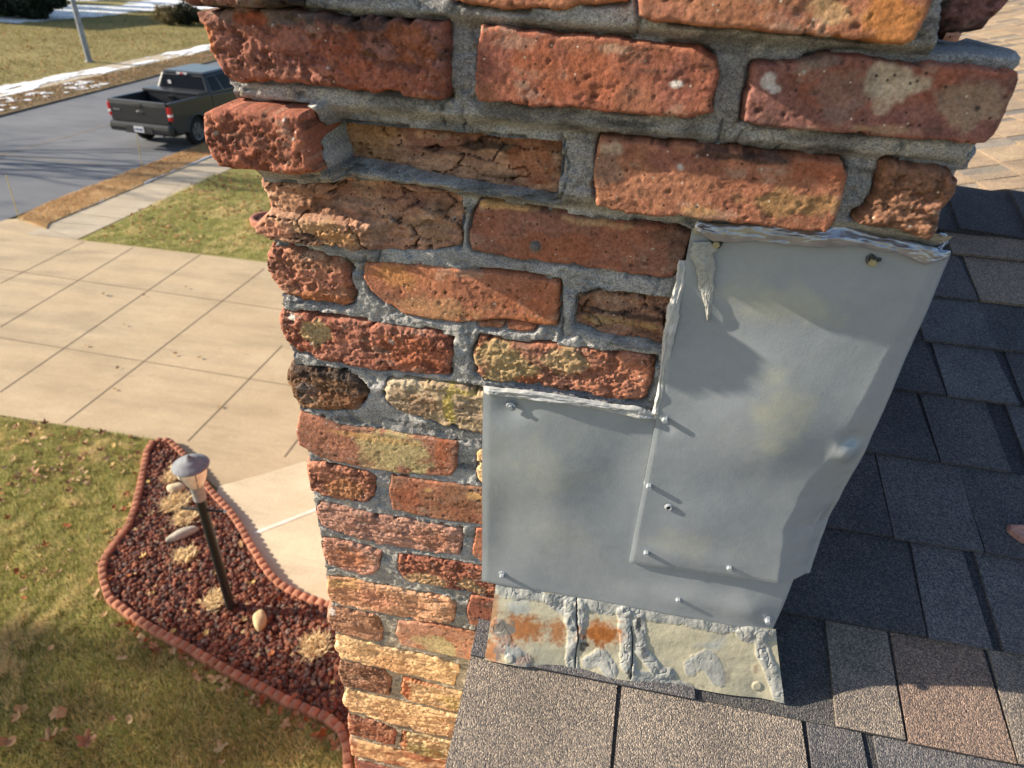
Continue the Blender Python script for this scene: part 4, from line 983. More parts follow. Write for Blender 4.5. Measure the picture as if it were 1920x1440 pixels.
flat('side_lawn', [(SWX1, dy1 + .02), (1, dy1 + .02), (1, 60), (SWX1 - .3, 60)], 0.008, M['lawn'])
vg = flat('verge', [tuple(G(35, 411)[:2]), tuple(G(88, 431)[:2]), (SWX0 - .03, dy1 + .6), (SWX0 - .55, 60), (XC - .4, 60), (XC - .05, dy1 + 1.6)], 0.035, M['verge'], 0.1)
flat('street', [(XC - .05, -60), (XC - .05, 4), (XC - .5, 80), (XF0 - 5.4, 80), (XF0 - 1.3, 26), (XF0 + .1, 18), (XF0 + 1.2, -60)], -0.006, M['street'])
# street joints
sj = MB()
for x0, y0, x1, y1 in [(XC - .5, G(100, 300)[1], XF0, G(100, 300)[1] + .1), (-16.6, -10, -17.0, 80), (XC - .5, G(0, 300)[1] - 4, XF0, G(0, 300)[1] - 4), (XC - .5, 27, XF0 - 2, 27.2)]:
    dx, dyv = x1 - x0, y1 - y0; L = math.hypot(dx, dyv); nx_, ny_ = -dyv / L * .02, dx / L * .02
    sj.add([(x0 - nx_, y0 - ny_, -0.002), (x1 - nx_, y1 - ny_, -0.002), (x1 + nx_, y1 + ny_, -0.002), (x0 + nx_, y0 + ny_, -0.002)], [(0, 1, 2, 3)], (.05, .05, .05))
o = sj.build('street_joints', M['joint']); o['kind'] = 'structure'
# driveway joints
dj = MB()
def joint(a, b, wd=0.008, z=0.0165):
    a = np.array(a[:2]); b = np.array(b[:2]); d = b - a; L = np.linalg.norm(d); n_ = np.array((-d[1], d[0])) / L * wd
    dj.add([(*(a - n_), z), (*(b - n_), z), (*(b + n_), z), (*(a + n_), z)], [(0, 1, 2, 3)], (.1, .08, .06))
ya, yb_, yc = G(274, 675)[1], G(277, 546)[1], dy1
joint((-12.4, ya + .1), (1, ya - .25)); joint((-11.6, yb_ + .1), (1, yb_ - .2))
for p0, p1 in [((0, 533), (157, 455)), ((0, 615), (250, 465)), ((0, 737), (379, 476)), ((120, 795), (495, 505)), ((352, 829), (529, 649))]:
    joint(G(*p0), G(*p1))
for k in (1, 2, 3, 4):
    q0, q1 = G(352, 829), G(529, 649); sh = np.array((1.22 * k, 0, 0)); joint(q0 + sh, q1 + sh + (q1 - q0) * .9)
joint(G(95, 433), G(157, 455), .008); joint(G(285, 398), G(345, 340), .008)
for yy in np.arange(dy1 + 1.3, 40, 1.25): joint((SWX0 - .02, yy), (SWX1, yy), .008, 0.0205)
o = dj.build('paving_joints', M['joint']); o['kind'] = 'structure'
# newer, paler front walk that curves along the bed
wk = gp((412, 914), (500, 890), (570, 868)) + [(1.0, G(570, 868)[1] + .2), (1.0, 2.4)] + gp((640, 1150), (560, 1118), (505, 1080), (470, 1030), (438, 975), (405, 930))
flat('front_walk', wk, 0.022, M['walk'])
wj = MB(); p0, p1 = G(478, 1003), G(640, 940); d_ = (p1 - p0)[:2]; n_ = np.array((-d_[1], d_[0])) / np.linalg.norm(d_) * .022
wj.add([(*(p0[:2] - n_), .0255), (*(p1[:2] - n_), .0255), (*(p1[:2] + n_), .0255), (*(p0[:2] + n_), .0255)], [(0, 1, 2, 3)], (1, 1, 1)); o = wj.build('walk_joint', m_concrete('pale_joint', (.62, .56, .46), (.8, .75, .66), 9, False)); o['kind'] = 'structure'
# far side: verge, snowy sidewalk, lawn
fx = lambda y, off: XF0 - off - (y - 18.5) * 0.115
flat('far_verge', [(fx(0, 0), 0), (fx(70, 0), 70), (fx(70, 2.1), 70), (fx(0, 2.1), 0)], 0.05, M['litter'], 0.12)
flat('far_sidewalk', [(fx(0, 2.1), 0), (fx(70, 2.1), 70), (fx(70, 3.6), 70), (fx(0, 3.6), 0)], 0.03, M['side'])
flat('far_lawn', [(fx(0, 3.6), 0), (fx(70, 3.6), 70), (-110, 120), (-110, 0)], 0.04, M['farlawn'], 0.1)
M['snow'] = m_plain('snow', (0.78, 0.80, 0.84), 0.7, 0.3, noise=5.0)
def snow(name, f, u0, u1, v0, v1, step, th, seed, sx_=1.4, sy_=.5, z=0.045):
    us_ = np.arange(u0, u1, step); vs_ = np.arange(v0, v1, step)
    a_, b_ = np.meshgrid(us_, vs_)
    n_ = fbm(a_ / sy_, b_ / sx_, seed, 5, 0.6) + th
    e_ = np.minimum(a_ - u0, u1 - a_) / (0.2 * (u1 - u0)); n_ = n_ - 0.5 * np.clip(1 - e_, 0, 1)
    X_, Y_ = f(a_, b_)
    b = MB(); k = n_ > 0
    b.grid(np.stack([X_, Y_, z + 0.03 * np.clip(n_, 0, .6)], -1), k[:-1, :-1] & k[1:, 1:] & k[1:, :-1] & k[:-1, 1:])
    o = b.build(name, M['snow'], smooth=True); o['kind'] = 'stuff'; return o
f1_ = lambda a_, b_: (fx(b_, 0) - a_, b_)
snow('snow', f1_, 2.1, 3.6, 17, 42, .06, .24, 3, 1.8, .5)
snow('snow', f1_, 0.2, 2.0, 17, 26, .04, -.10, 9, .45, .3, .07)
snow('snow', lambda a_, b_: (SWX0 - .12 + a_ * .2 - (b_ - dy1) * .005, b_), 0, .6, dy1 + 1.2, 22, .03, .0, 13, .9, .3, .03)
snow('snow', lambda a_, b_: (-a_, b_), 42, 60, 44, 92, .3, .3, 21, 8, 5, .06)
snow('snow', lambda a_, b_: (-a_, b_), 24, 27, 20, 24, .06, -.35, 25, .8, .6, .06)

# ------------------------------------------------------------------ shadow casters and things beyond the left edge: the sun comes from there
def bare_tree(base, H_, seed, label, spread=0.55, depth=6, r0=0.2):
    r = random.Random(seed)
    t = empty('bare_tree', (base[0], base[1], 0), label, 'tree')
    tr = MB(); br = MB()
    def grow(p, d, L, rad, lev):
        pts = [p]; q = np.array(p); dd = np.array(d)
        for k in range(3):
            dd = dd + np.array([r.uniform(-.16, .16), r.uniform(-.16, .16), r.uniform(-.05, .12)]); dd /= np.linalg.norm(dd)
            q = q + dd * L / 3; pts.append(q.copy())
        (tr if lev == 0 else br).tube(pts, [rad, rad * .9, rad * .78, rad * .62], 7 if lev < 3 else 4, (0.12, 0.095, 0.075), caps=False)
        if lev >= depth: return
        for k in range(r.choice((2, 3, 3)) if lev else 5):
            a = r.uniform(0, 2 * PI); s = r.uniform(.5, 1.0) * spread * 1.5
            nd = dd * (1 - s * .3) + s * np.array([math.cos(a), math.sin(a), 0.25]); nd /= np.linalg.norm(nd)
            st = pts[3] if k < 2 else pts[2]
            grow(st, nd, L * r.uniform(.62, .8), rad * .56, lev + 1)
    grow(np.array([base[0], base[1], -.1]), np.array([0, 0, 1.0]), H_ * .3, r0, 0)
    bm = m_attr('bark', 0.9, 0.2, 20)
    tr.build('trunk', bm, t); br.build('limbs', bm, t)
bare_tree((-26.5, 13.2), 11, 4, 'bare street tree across the road casting branch shadows', depth=5)
bare_tree((-36, 3.6), 15, 11, 'bare tree across the road casting soft shadows over the driveway', depth=5, r0=.22)

# ------------------------------------------------------------------ lava rock bed, edging, lamp post
bed_left = [(287, 824), (275, 842), (268, 878), (261, 913), (252, 950), (241, 982), (225, 1002), (208, 1025), (197, 1041), (190, 1062), (194, 1090), (203, 1119)]
bed_front = [(203, 1119), (240, 1146), (275, 1170), (320, 1195), (367, 1220), (412, 1246), (459, 1271), (505, 1294), (550, 1317), (610, 1341), (637, 1362), (649, 1395), (652, 1440), (648, 1500)]
bed_right = [(290, 824), (316, 824), (339, 844), (365, 878), (390, 913), (413, 938), (436, 963), (453, 990), (468, 1018), (486, 1046), (504, 1073), (521, 1090), (541, 1103), (568, 1116), (596, 1126), (640, 1138), (690, 1146)]
EZ = 0.085
def gl(pts): return np.array([G(x, y, EZ)[:2] for x, y in pts])
PL, PF, PRr = gl(bed_left), gl(bed_front), gl(bed_right)
bed_poly = np.concatenate([PL, PF[1:], PRr[::-1]])
flat('lava_bed', [tuple(p) for p in bed_poly], 0.012, M['gravel'])
# rocks
def ico():
    t = (1 + 5 ** .5) / 2
    v = np.array([(-1, t, 0), (1, t, 0), (-1, -t, 0), (1, -t, 0), (0, -1, t), (0, 1, t), (0, -1, -t), (0, 1, -t), (t, 0, -1), (t, 0, 1), (-t, 0, -1), (-t, 0, 1)], float)
    f = [(0, 11, 5), (0, 5, 1), (0, 1, 7), (0, 7, 10), (0, 10, 11), (1, 5, 9), (5, 11, 4), (11, 10, 2), (10, 7, 6), (7, 1, 8), (3, 9, 4), (3, 4, 2), (3, 2, 6), (3, 6, 8), (3, 8, 9), (4, 9, 5), (2, 4, 11), (6, 2, 10), (8, 6, 7), (9, 8, 1)]
    v /= np.linalg.norm(v[0]); vv = list(map(tuple, v)); cache = {}; nf = []
    def mid(a, b):
        k = (min(a, b), max(a, b))
        if k not in cache:
            m = (np.array(vv[a]) + np.array(vv[b])) / 2; vv.append(tuple(m / np.linalg.norm(m))); cache[k] = len(vv) - 1
        return cache[k]
    for a, b, c in f:
        x, y_, z = mid(a, b), mid(b, c), mid(c, a); nf += [(a, x, z), (b, y_, x), (c, z, y_), (x, y_, z)]
    return np.array(vv), np.array(nf)
IV, IF = ico()
def rand_rot(n):
    q = rng.normal(size=(n, 4)); q /= np.linalg.norm(q, axis=1)[:, None]
    w_, x_, y_, z_ = q.T
    return np.stack([np.stack([1 - 2 * (y_ * y_ + z_ * z_), 2 * (x_ * y_ - z_ * w_), 2 * (x_ * z_ + y_ * w_)], 1), np.stack([2 * (x_ * y_ + z_ * w_), 1 - 2 * (x_ * x_ + z_ * z_), 2 * (y_ * z_ - x_ * w_)], 1), np.stack([2 * (x_ * z_ - y_ * w_), 2 * (y_ * z_ + x_ * w_), 1 - 2 * (x_ * x_ + y_ * y_)], 1)], 1)
def rocks(name, poly, n, r0, r1, cols, z0, z1, mat, inset=0.03):
    lo, hi = poly.min(0), poly.max(0); P = []
    while len(P) < n:
        q = rng.uniform(lo, hi, (n * 2, 2)); k = poly_sd(q[:, 0], q[:, 1], poly) > inset
        P += list(q[k])
    P = np.array(P[:n]); r = rng.uniform(r0, r1, n) ** 1.0
    sc = r[:, None] * rng.uniform(.65, 1.25, (n, 3))
    jit = 1 + rng.uniform(-.24, .24, (n, len(IV), 1))
    V = IV[None] * jit * sc[:, None, :]
    V = np.einsum('nij,nkj->nki', rand_rot(n), V)
    V[:, :, 0] += P[:, 0, None]; V[:, :, 1] += P[:, 1, None]; V[:, :, 2] += rng.uniform(z0, z1, n)[:, None]
    F = (IF[None] + (np.arange(n) * len(IV))[:, None, None]).reshape(-1, 3)
    ci = np.array(cols)[rng.integers(0, len(cols), n)] * rng.uniform(.7, 1.35, (n, 1))
    b = MB(); b.add(V.reshape(-1, 3), F, np.repeat(ci, len(IV), 0))
    o = b.build(name, mat, smooth=False); o['kind'] = 'stuff'; return o
M['rock'] = m_attr('lava_rock', 0.85, 0.25, 60, bump=.004)
rocks('lava_rocks', bed_poly, 10500, .010, .027, [(.18, .06, .038), (.13, .048, .034), (.22, .08, .048), (.085, .052, .046), (.15, .06, .042), (.26, .105, .06), (.10, .036, .026), (.17, .115, .09)], .012, .055, M['rock'])

def resample(P, step):
    seg = np.hypot(*np.diff(P, axis=0).T); L = np.concatenate([[0], np.cumsum(seg)])
    n = max(2, int(L[-1] / step)); t = np.linspace(0, L[-1], n + 1)
    return np.stack([np.interp(t, L, P[:, 0]), np.interp(t, L, P[:, 1])], 1), L[-1]
M['edging'] = m_attr('terracotta_edging', 0.85, 0.2, 28, bump=.003)
SC = 0.082                                                    # one scallop
ORD = ['first', 'second', 'third', 'fourth', 'fifth', 'sixth', 'seventh', 'eighth', 'ninth', 'tenth', 'eleventh', 'twelfth']
def edging(P, per, labelfn):
    Q, L = resample(P, 0.004)
    nsc = int(round(L / SC)); k0 = 0; idx = 0
    while k0 < nsc:
        k1 = min(k0 + per, nsc)
        if nsc - k1 < 3: k1 = nsc
        m = (k1 - k0) * 10
        tt = np.linspace(k0 / nsc, k1 / nsc, m + 1); tt[0] += .0006; tt[-1] -= .0006
        x = np.interp(tt, np.linspace(0, 1, len(Q)), Q[:, 0]); y_ = np.interp(tt, np.linspace(0, 1, len(Q)), Q[:, 1])
        d = np.stack([np.gradient(x), np.gradient(y_)], 1); d /= np.linalg.norm(d, axis=1)[:, None]
        nn_ = np.stack([-d[:, 1], d[:, 0]], 1)
        ph = np.linspace(0, k1 - k0, m + 1); q = (ph % 1.0) - .5
        q[-1] = -.5
        bumpz = 0.034 * np.sqrt(np.clip(1 - (q / .53) ** 2, 0, 1))
        z = 0.062 + bumpz
        rows = []
        for off, dz, zz in [(-.031, 0, -.02), (-.031, -.012, None), (-.027, -.003, None), (-.02, 0, None), (.02, 0, None), (.027, -.003, None), (.031, -.012, None), (.031, 0, -.02)]:
            zc = np.full(m + 1, zz) if zz is not None else z + dz
            rows.append(np.stack([x + nn_[:, 0] * off, y_ + nn_[:, 1] * off, zc], 1))
        P3 = np.stack(rows)
        cen = np.array([x.mean(), y_.mean(), 0])
        b = MB()
        c = np.array((0.36, 0.155, 0.095)) * rnd.uniform(.85, 1.15)
        cv_ = np.random.default_rng(idx + m).uniform(.8, 1.2, k1 - k0 + 1)[np.minimum((ph).astype(int), k1 - k0)]
        b.grid(P3 - cen, None, np.broadcast_to(c, P3.shape) * cv_[None, :, None])
        for e in (P3[:, 0] - cen, P3[:, -1] - cen):
            b.add(e, [(0, 1, 2, 7), (2, 3, 4, 7), (4, 5, 6, 7)], c)
        o = b.build('edging_section', M['edging'], smooth=True, autosmooth=45); o.location = cen
        tag(o, labelfn(idx), 'edging', 'scalloped edging sections round the lava rock bed')
        k0 = k1; idx += 1
edging(PL, 7, lambda i: 'scalloped terracotta edging section along the lawn, %s down from the tip of the bed' % ORD[i])
edging(PF, 7, lambda i: 'scalloped terracotta edging section along the shaded lawn front, %s right of the bed corner' % ORD[i])
edging(PRr, 7, lambda i: 'scalloped terracotta edging section along the pale walk, %s from the tip of the bed' % ORD[i])

# lamp post
LB = G(434, 1143, 0.03)
lamp = empty('lamp_post', (LB[0], LB[1], 0), 'black garden lamp post with grey cap standing in the lava rock bed', 'lamp post')
lm = MB(); lm.tube([(0, 0, -.1), (0, 0, 1.36)], [.038, .038], 20, (.018, .019, .02)); lm.build('pole', m_attr('black_pole', .45, .4, 15), lamp, smooth=True, local=True, autosmooth=40)
lm = MB(); lm.lathe([(.040, 1.33), (.046, 1.335), (.046, 1.445), (.05, 1.45), (.052, 1.475), (0.03, 1.48)], seg=20, col=(.33, .33, .33)); lm.build('collar', m_attr('weathered_collar', .7, .3, 40), lamp, smooth=True, local=True, autosmooth=40)
lm = MB(); lm.tube([(-.17, -.02, 1.22), (.17, .02, 1.22)], [.011, .011], 8, (.02, .02, .022))
lm.tube([(.165, .019, 1.22), (.185, .0215, 1.22)], [.014, .014], 8, (.5, .5, .48)); lm.build('ladder_bar', m_attr('black_bar', .5, .4), lamp, smooth=True, local=True)
lm = MB(); lm.lathe([(.045, 1.472), (.056, 1.48), (.082, 1.53), (.106, 1.60), (.114, 1.65), (.114, 1.672), (0, 1.672)], seg=28, col=(.88, .82, .66)); gl_ = lm.build('globe', m_attr('cream_globe', .3, .5, 12), lamp, smooth=True, local=True, autosmooth=40)
for k in range(6):
    a = k / 6 * 2 * PI + .3; lm = MB()
    lm.tube([(.057 * math.cos(a), .057 * math.sin(a), 1.48), (.084 * math.cos(a), .084 * math.sin(a), 1.53), (.108 * math.cos(a), .108 * math.sin(a), 1.60), (.117 * math.cos(a), .117 * math.sin(a), 1.672)], [.0035] * 4, 6, (.12, .12, .13)); lm.build('rib', m_attr('rib', .5, .4), gl_, local=True)
lm = MB(); lm.lathe([(.03, 1.664), (.130, 1.664), (.133, 1.672), (.126, 1.682), (.110, 1.694), (.080, 1.704), (.074, 1.713), (.050, 1.722), (.030, 1.730), (.022, 1.744), (.013, 1.750), (.014, 1.758), (.008, 1.766), (0, 1.768)], seg=36, col=(.20, .21, .23))
lm.build('cap', m_attr('grey_cap', .75, .2, 20), lamp, smooth=True, local=True, autosmooth=50)

# stones lying in the bed
def stone(px, py, r, sc, rot, c, label):
    p = G(px, py, .04); V = IV.copy()
    for it in range(1): pass
    n_ = 1 + .12 * np.array([math.sin(5 * a_[0] + 3 * a_[1] + px) for a_ in V])
    V = V * n_[:, None] * np.array(sc) * r
    cr_, sr_ = math.cos(rot), math.sin(rot); V = np.stack([V[:, 0] * cr_ - V[:, 1] * sr_, V[:, 0] * sr_ + V[:, 1] * cr_, V[:, 2]], 1)
    b = MB(); b.add(V, IF, c)
    o = b.build('stone', m_attr('river_stone', .8, .25, 16, bump=.004), smooth=True); o.location = (p[0], p[1], .05 + sc[2] * r * .4)
    md = o.modifiers.new('smooth', 'SUBSURF'); md.levels = 2; md.render_levels = 2
    tag(o, label, 'stone', 'pale stones in the lava rock bed')
stone(488, 1168, .10, (.62, 1.15, .6), .5, (.48, .36, .2), 'tan rounded stone right of the foot of the lamp post')
stone(345, 1005, .11, (1.5, .55, .5), .85, (.40, .36, .29), 'long grey stone lying behind the lamp post halfway up')
stone(331, 920, .085, (1.2, .8, .7), .4, (.50, .42, .28), 'cream rounded stone just left of the lamp collar')

# straw-coloured dead plants cut low
M['straw'] = m_blade('dead_straw')
def straw(px, py, rad, n, label):
    p = G(px, py, .05); b = MB(); V = []; Cc = []
    for k in range(n):
        a = rng.uniform(0, 2 * PI); rr = rad * math.sqrt(rng.uniform(0, 1)); bx, by = rr * math.cos(a), rr * math.sin(a)
        a2 = rng.uniform(0, 2 * PI); L = rng.uniform(.03, .085); wv = rng.uniform(.003, .008); el = rng.uniform(.1, 1.0)
        dx, dyy, dz = L * math.cos(a2) * math.cos(el), L * math.sin(a2) * math.cos(el), L * math.sin(el)
        sx2, sy2 = -math.sin(a2) * wv, math.cos(a2) * wv
        z = .045 + rng.uniform(0, .03)
        V += [(bx - sx2, by - sy2, z), (bx + sx2, by + sy2, z), (bx + dx + sx2 * .4, by + dyy + sy2 * .4, z + dz), (bx + dx - sx2 * .4, by + dyy - sy2 * .4, z + dz)]
        c = np.array((.78, .60, .34)) * rng.uniform(.7, 1.2); Cc += [c] * 4
    b.add(V, np.arange(len(V)).reshape(-1, 4), np.array(Cc))
    o = b.build('dead_plant', M['straw'], local=True); o.location = (p[0], p[1], 0)
    tag(o, label, 'dead plant', 'straw coloured dead plants in the lava rock bed')
straw(322, 898, .09, 240, 'straw coloured dead plant above the cream stone')
straw(330, 945, .14, 420, 'wide straw coloured dead plant left of the upper pole')
straw(345, 975, .11, 330, 'straw coloured dead plant just above the long grey stone')
straw(348, 1045, .095, 300, 'straw coloured dead plant below the long grey stone')
straw(405, 1128, .10, 260, 'straw coloured dead plant left of the foot of the lamp post')
straw(590, 1215, .12, 300, 'straw coloured dead plant near the chimney end of the bed')

# terracotta ring planter on the side lawn
pr = G(507, 412, .1); pt = empty('round_planter', (pr[0], pr[1], 0), 'low round terracotta planter ring on the side lawn', 'planter')
b = MB(); b.lathe([(.36, -.02), (.40, .0), (.42, .14), (.40, .17), (.35, .17), (.33, .13), (.33, .02)], seg=40, col=(.40, .17, .12)); b.build('rim', M['edging'], pt, smooth=True, local=True, autosmooth=40)
b = MB(); b.lathe([(.34, .10), (.2, .125), (0, .13)], seg=30, col=(.12, .055, .04)); b.build('rock_fill', M['rock'], pt, smooth=True, local=True)

# ------------------------------------------------------------------ grass
def blades(name, poly, n, L0, L1, w_, cols, dens_scale, z=0.0, mat='blade', excl=(), lean=.55):
    poly = np.array(poly); lo, hi = poly.min(0), poly.max(0)
    q = rng.uniform(lo, hi, (int(n * 2.2), 2)); k = poly_sd(q[:, 0], q[:, 1], poly) > 0
    for ex_ in excl: k &= poly_sd(q[:, 0], q[:, 1], ex_) < 0.02
    q = q[k]
    dn_ = fbm(q[:, 0] / dens_scale, q[:, 1] / dens_scale, 77, 4, .6)
    q = q[rng.uniform(-.9, 1.0, len(q)) < dn_ + .55][:n]; n = len(q)
    dn_ = fbm(q[:, 0] / dens_scale, q[:, 1] / dens_scale, 77, 4, .6); clump = fbm(q[:, 0] / (dens_scale * .22), q[:, 1] / (dens_scale * .22), 78, 3, .6)
    a = rng.uniform(0, 2 * PI, n) * .75 + clump * 3; L = rng.uniform(L0, L1, n) * (1 + .5 * clump); ln = np.clip(rng.normal(lean, .25, n) + .25 * clump, .05, 1.25)
    wv = w_ * rng.uniform(.6, 1.3, n)
    dx, dy_ = np.cos(a) * np.sin(ln) * L, np.sin(a) * np.sin(ln) * L; dz = np.cos(ln) * L
    a2 = rng.uniform(0, PI, n); sx2, sy2 = np.cos(a2) * wv / 2, np.sin(a2) * wv / 2
    z0 = np.full(n, z - .003)
    V = np.stack([np.stack([q[:, 0] - sx2, q[:, 1] - sy2, z0], 1), np.stack([q[:, 0] + sx2, q[:, 1] + sy2, z0], 1), np.stack([q[:, 0] + dx, q[:, 1] + dy_, z0 + dz], 1)], 1).reshape(-1, 3)
    cc = np.array(cols); mixv = np.clip(.5 + .55 * dn_ + .45 * clump + rng.normal(0, .22, n), 0, .999) * (len(cc) - 1)
    i0 = mixv.astype(int); fr_ = (mixv - i0)[:, None]; c = cc[i0] * (1 - fr_) + cc[np.minimum(i0 + 1, len(cc) - 1)] * fr_
    c = c * rng.uniform(.75, 1.3, (n, 1))
    b = MB(); b.add(V, np.arange(3 * n).reshape(-1, 3), np.repeat(c, 3, 0))
    o = b.build(name, M[mat]); o['kind'] = 'stuff'; return o
GC = [(.72, .59, .30), (.64, .55, .26), (.46, .44, .17), (.27, .31, .085), (.40, .41, .15), (.60, .54, .25), (.74, .62, .34)]
dry0 = dy0
near_poly = gp((-60, 790), (0, 784), (100, 797), (275, 823), (300, 830)) + [tuple(p) for p in PF[:1]] + gp((660, 1360), (720, 1560), (-60, 1560))
blades('lawn_grass', near_poly, 300000, .025, .075, .0075, GC, .55, excl=[bed_poly])
blades('side_lawn_grass', gp((157, 452), (400, 328), (560, 330), (560, 490), (490, 487)), 110000, .03, .07, .010, GC[1:], .7)
blades('verge_grass', [tuple(G(35, 411)[:2]), tuple(G(88, 431)[:2]), (SWX0 - .03, dy1 + .6), (SWX0 - .3, 22), (XC - .2, 22), (XC - .05, dy1 + 1.6)], 30000, .03, .07, .012, [(.62, .42, .22), (.46, .29, .14), (.66, .48, .28)], .8, z=.035)
FG = [(.30, .25, .10), (.22, .20, .07), (.38, .30, .13), (.18, .175, .06)]
blades('far_lawn_grass', [(fx(20, 3.8), 20), (fx(60, 3.8), 60), (-62, 66), (-50, 30)], 90000, .05, .12, .035, FG, 2.2, z=.04)
blades('far_verge_grass', [(fx(17, .1), 17), (fx(45, .1), 45), (fx(45, 2.0), 45), (fx(17, 2.0), 17)], 22000, .04, .09, .03, [(.24, .17, .09), (.36, .24, .13), (.18, .16, .08), (.30, .2, .1)], .9, z=.05)

# ------------------------------------------------------------------ dry leaves
def leaf_mesh(kind, seed):
    r = random.Random(seed); n = 28; V = [(0, 0, 0)]; F = []
    for k in range(n):
        t = k / n * 2 * PI
        if kind == 'oak': rr = .5 * (1 - .30 * (0.5 + 0.5 * math.cos(7 * t))) * (.55 + .45 * abs(math.cos(t)))
        elif kind == 'maple': rr = .5 * (.42 + .58 * abs(math.cos(2.5 * t)) ** .8)
        else: rr = .5 * (.32 + .68 * abs(math.cos(t)) ** 1.1)
        rr *= r.uniform(.88, 1.08)
        x, y_ = rr * math.cos(t), rr * math.sin(t)
        V.append((x, y_, 0))
    for k in range(n): F.append((0, 1 + k, 1 + (k + 1) % n))
    cu = r.uniform(.8, 2.2); cv = r.uniform(-.4, 1.3)
    V = [(x, y_, cu * y_ * y_ + cv * x * x + .12 * x * y_ + (.03 * math.sin(9 * x + seed))) for x, y_, _ in V]
    me = bpy.data.meshes.new('leaf'); me.from_pydata(V, [], F); me.update(); me.materials.append(M['leaf'])
    for p in me.polygons: p.use_smooth = True
    return me
LM = {k: [leaf_mesh(k, s) for s in range(4)] for k in ('oak', 'maple', 'oval')}
LCOL = {'tan': (.38, .23, .115), 'pale': (.46, .33, .17), 'brown': (.22, .10, .045), 'rust': (.30, .09, .025), 'pink': (.36, .21, .12), 'yellow': (.46, .32, .11)}
def leaf(x, y_, z, size, kind, colr, label, group, rot=None, tilt=None):
    o = bpy.data.objects.new('fallen_leaf', random.choice(LM[kind])); C.objects.link(o)
    o.location = (x, y_, z); o.scale = (size,) * 3
    o.rotation_euler = (random.uniform(-.5, .5) if tilt is None else tilt, random.uniform(-.45, .45), random.uniform(0, 2 * PI) if rot is None else rot)
    c = np.array(LCOL[colr]) * random.uniform(.85, 1.15); o.color = (*c, 1)
    tag(o, label, 'leaf', group)
GBIG = 'large fallen leaves on the shaded lawn'
for px, py, s_, kd, cl, lab in [(108, 1337, .15, 'oak', 'tan', 'large tan lobed leaf on the shaded lawn, biggest of the fallen leaves'), (160, 1390, .13, 'maple', 'pink', 'pinkish brown leaf on the shaded lawn right of the biggest leaf'), (12, 1393, .13, 'oval', 'tan', 'long tan leaf at the left edge of the shaded lawn'),
                                (92, 1388, .13, 'maple', 'tan', 'star shaped tan leaf below the biggest leaf on the shaded lawn'), (40, 1328, .09, 'oval', 'pale', 'curled pale leaf left of the biggest leaf'), (36, 1343, .09, 'maple', 'tan', 'small star shaped tan leaf under the curled pale leaf'),
                                (416, 1404, .11, 'maple', 'pale', 'pale star shaped leaf alone in the dark grass right of centre'), (416, 1430, .05, 'oval', 'tan', 'tiny tan leaf below the pale star shaped leaf'), (96, 1212, .09, 'oval', 'tan', 'long tan leaf alone on the sunny edge of the lawn'),
                                (228, 1235, .08, 'oval', 'pale', 'narrow pale leaf standing up beside the bed front'), (535, 1357, .09, 'maple', 'tan', 'pointed tan leaf close to the front edging near the chimney'), (212, 1350, .07, 'oval', 'tan', 'tan leaf on edge in the dark grass, nearer the big leaves'),
                                (245, 1350, .075, 'oval', 'pale', 'pale leaf on edge in the dark grass, farther from the big leaves'), (395, 1270, .07, 'oval', 'tan', 'narrow tan leaf below the middle of the bed front'), (120, 1368, .05, 'oval', 'tan', 'tiny tan leaf right below the biggest leaf'), (630, 1400, .10, 'maple', 'tan', 'tan star shaped leaf wedged at the end of the front edging'),
                                (345, 1222, .10, 'maple', 'rust', 'deep rust leaf tucked under the bed front edging')]:
    p = G(px, py, .05); leaf(p[0], p[1], .05, s_, kd, cl, lab, GBIG)
def scatter(n, poly, size, kinds, cols, label, group, z, edge=None):
    poly = np.array(poly); lo, hi = poly.min(0), poly.max(0); k = 0; tries = 0
    while k < n and tries < 20000:
        tries += 1
        q = rng.uniform(lo, hi)
        if poly_sd(q[None, 0], q[None, 1], poly)[0] < 0: continue
        if z > .03 and 'lawn' in label and poly_sd(q[None, 0], q[None, 1], bed_poly)[0] > -.05: continue
        leaf(q[0], q[1], z + random.uniform(0, .02), random.uniform(*size), random.choice(kinds), random.choice(cols), label, group); k += 1
scatter(95, gp((0, 790), (110, 800), (275, 826), (270, 850), (225, 905), (110, 930), (0, 930)), (.05, .10), ('oval', 'maple', 'oak'), ('tan', 'pale', 'pale', 'brown', 'yellow'), 'small dry leaf among many strewn over the sunny lawn beside the driveway', 'small leaves on the lawn beside the driveway', .03)
scatter(26, gp((0, 930), (250, 910), (200, 1010), (180, 1100), (0, 1180)), (.045, .08), ('oval', 'maple'), ('tan', 'pale', 'rust', 'yellow'), 'small dry leaf thinly scattered on the sunny lawn left of the bed', 'small leaves on the lawn left of the bed', .035)
fp = [tuple(p) for p in PF[:11]]
def along(P, n, off0, off1, size, kinds, cols, label, group):
    Q, L = resample(np.array(P), .01)
    for k in range(n):
        i = rng.integers(1, len(Q) - 1); d = Q[i + 1] - Q[i - 1]; d /= np.linalg.norm(d); nn_ = np.array((d[1], -d[0])); off = rng.uniform(off0, off1)
        leaf(Q[i][0] + nn_[0] * off, Q[i][1] + nn_[1] * off, .025 + random.uniform(0, .03), random.uniform(*size), random.choice(kinds), random.choice(cols), label, group)
along(fp, 60, .05, .15, (.04, .085), ('oval', 'maple', 'oak'), ('tan', 'pale', 'brown', 'rust', 'pink'), 'dry leaf drifted against the lawn side of the front edging', 'leaves drifted along the bed front')
along(PL, 22, .05, .13, (.045, .08), ('oval', 'maple'), ('tan', 'pale', 'rust', 'yellow'), 'dry leaf caught against the left edging of the bed', 'leaves along the left edging')
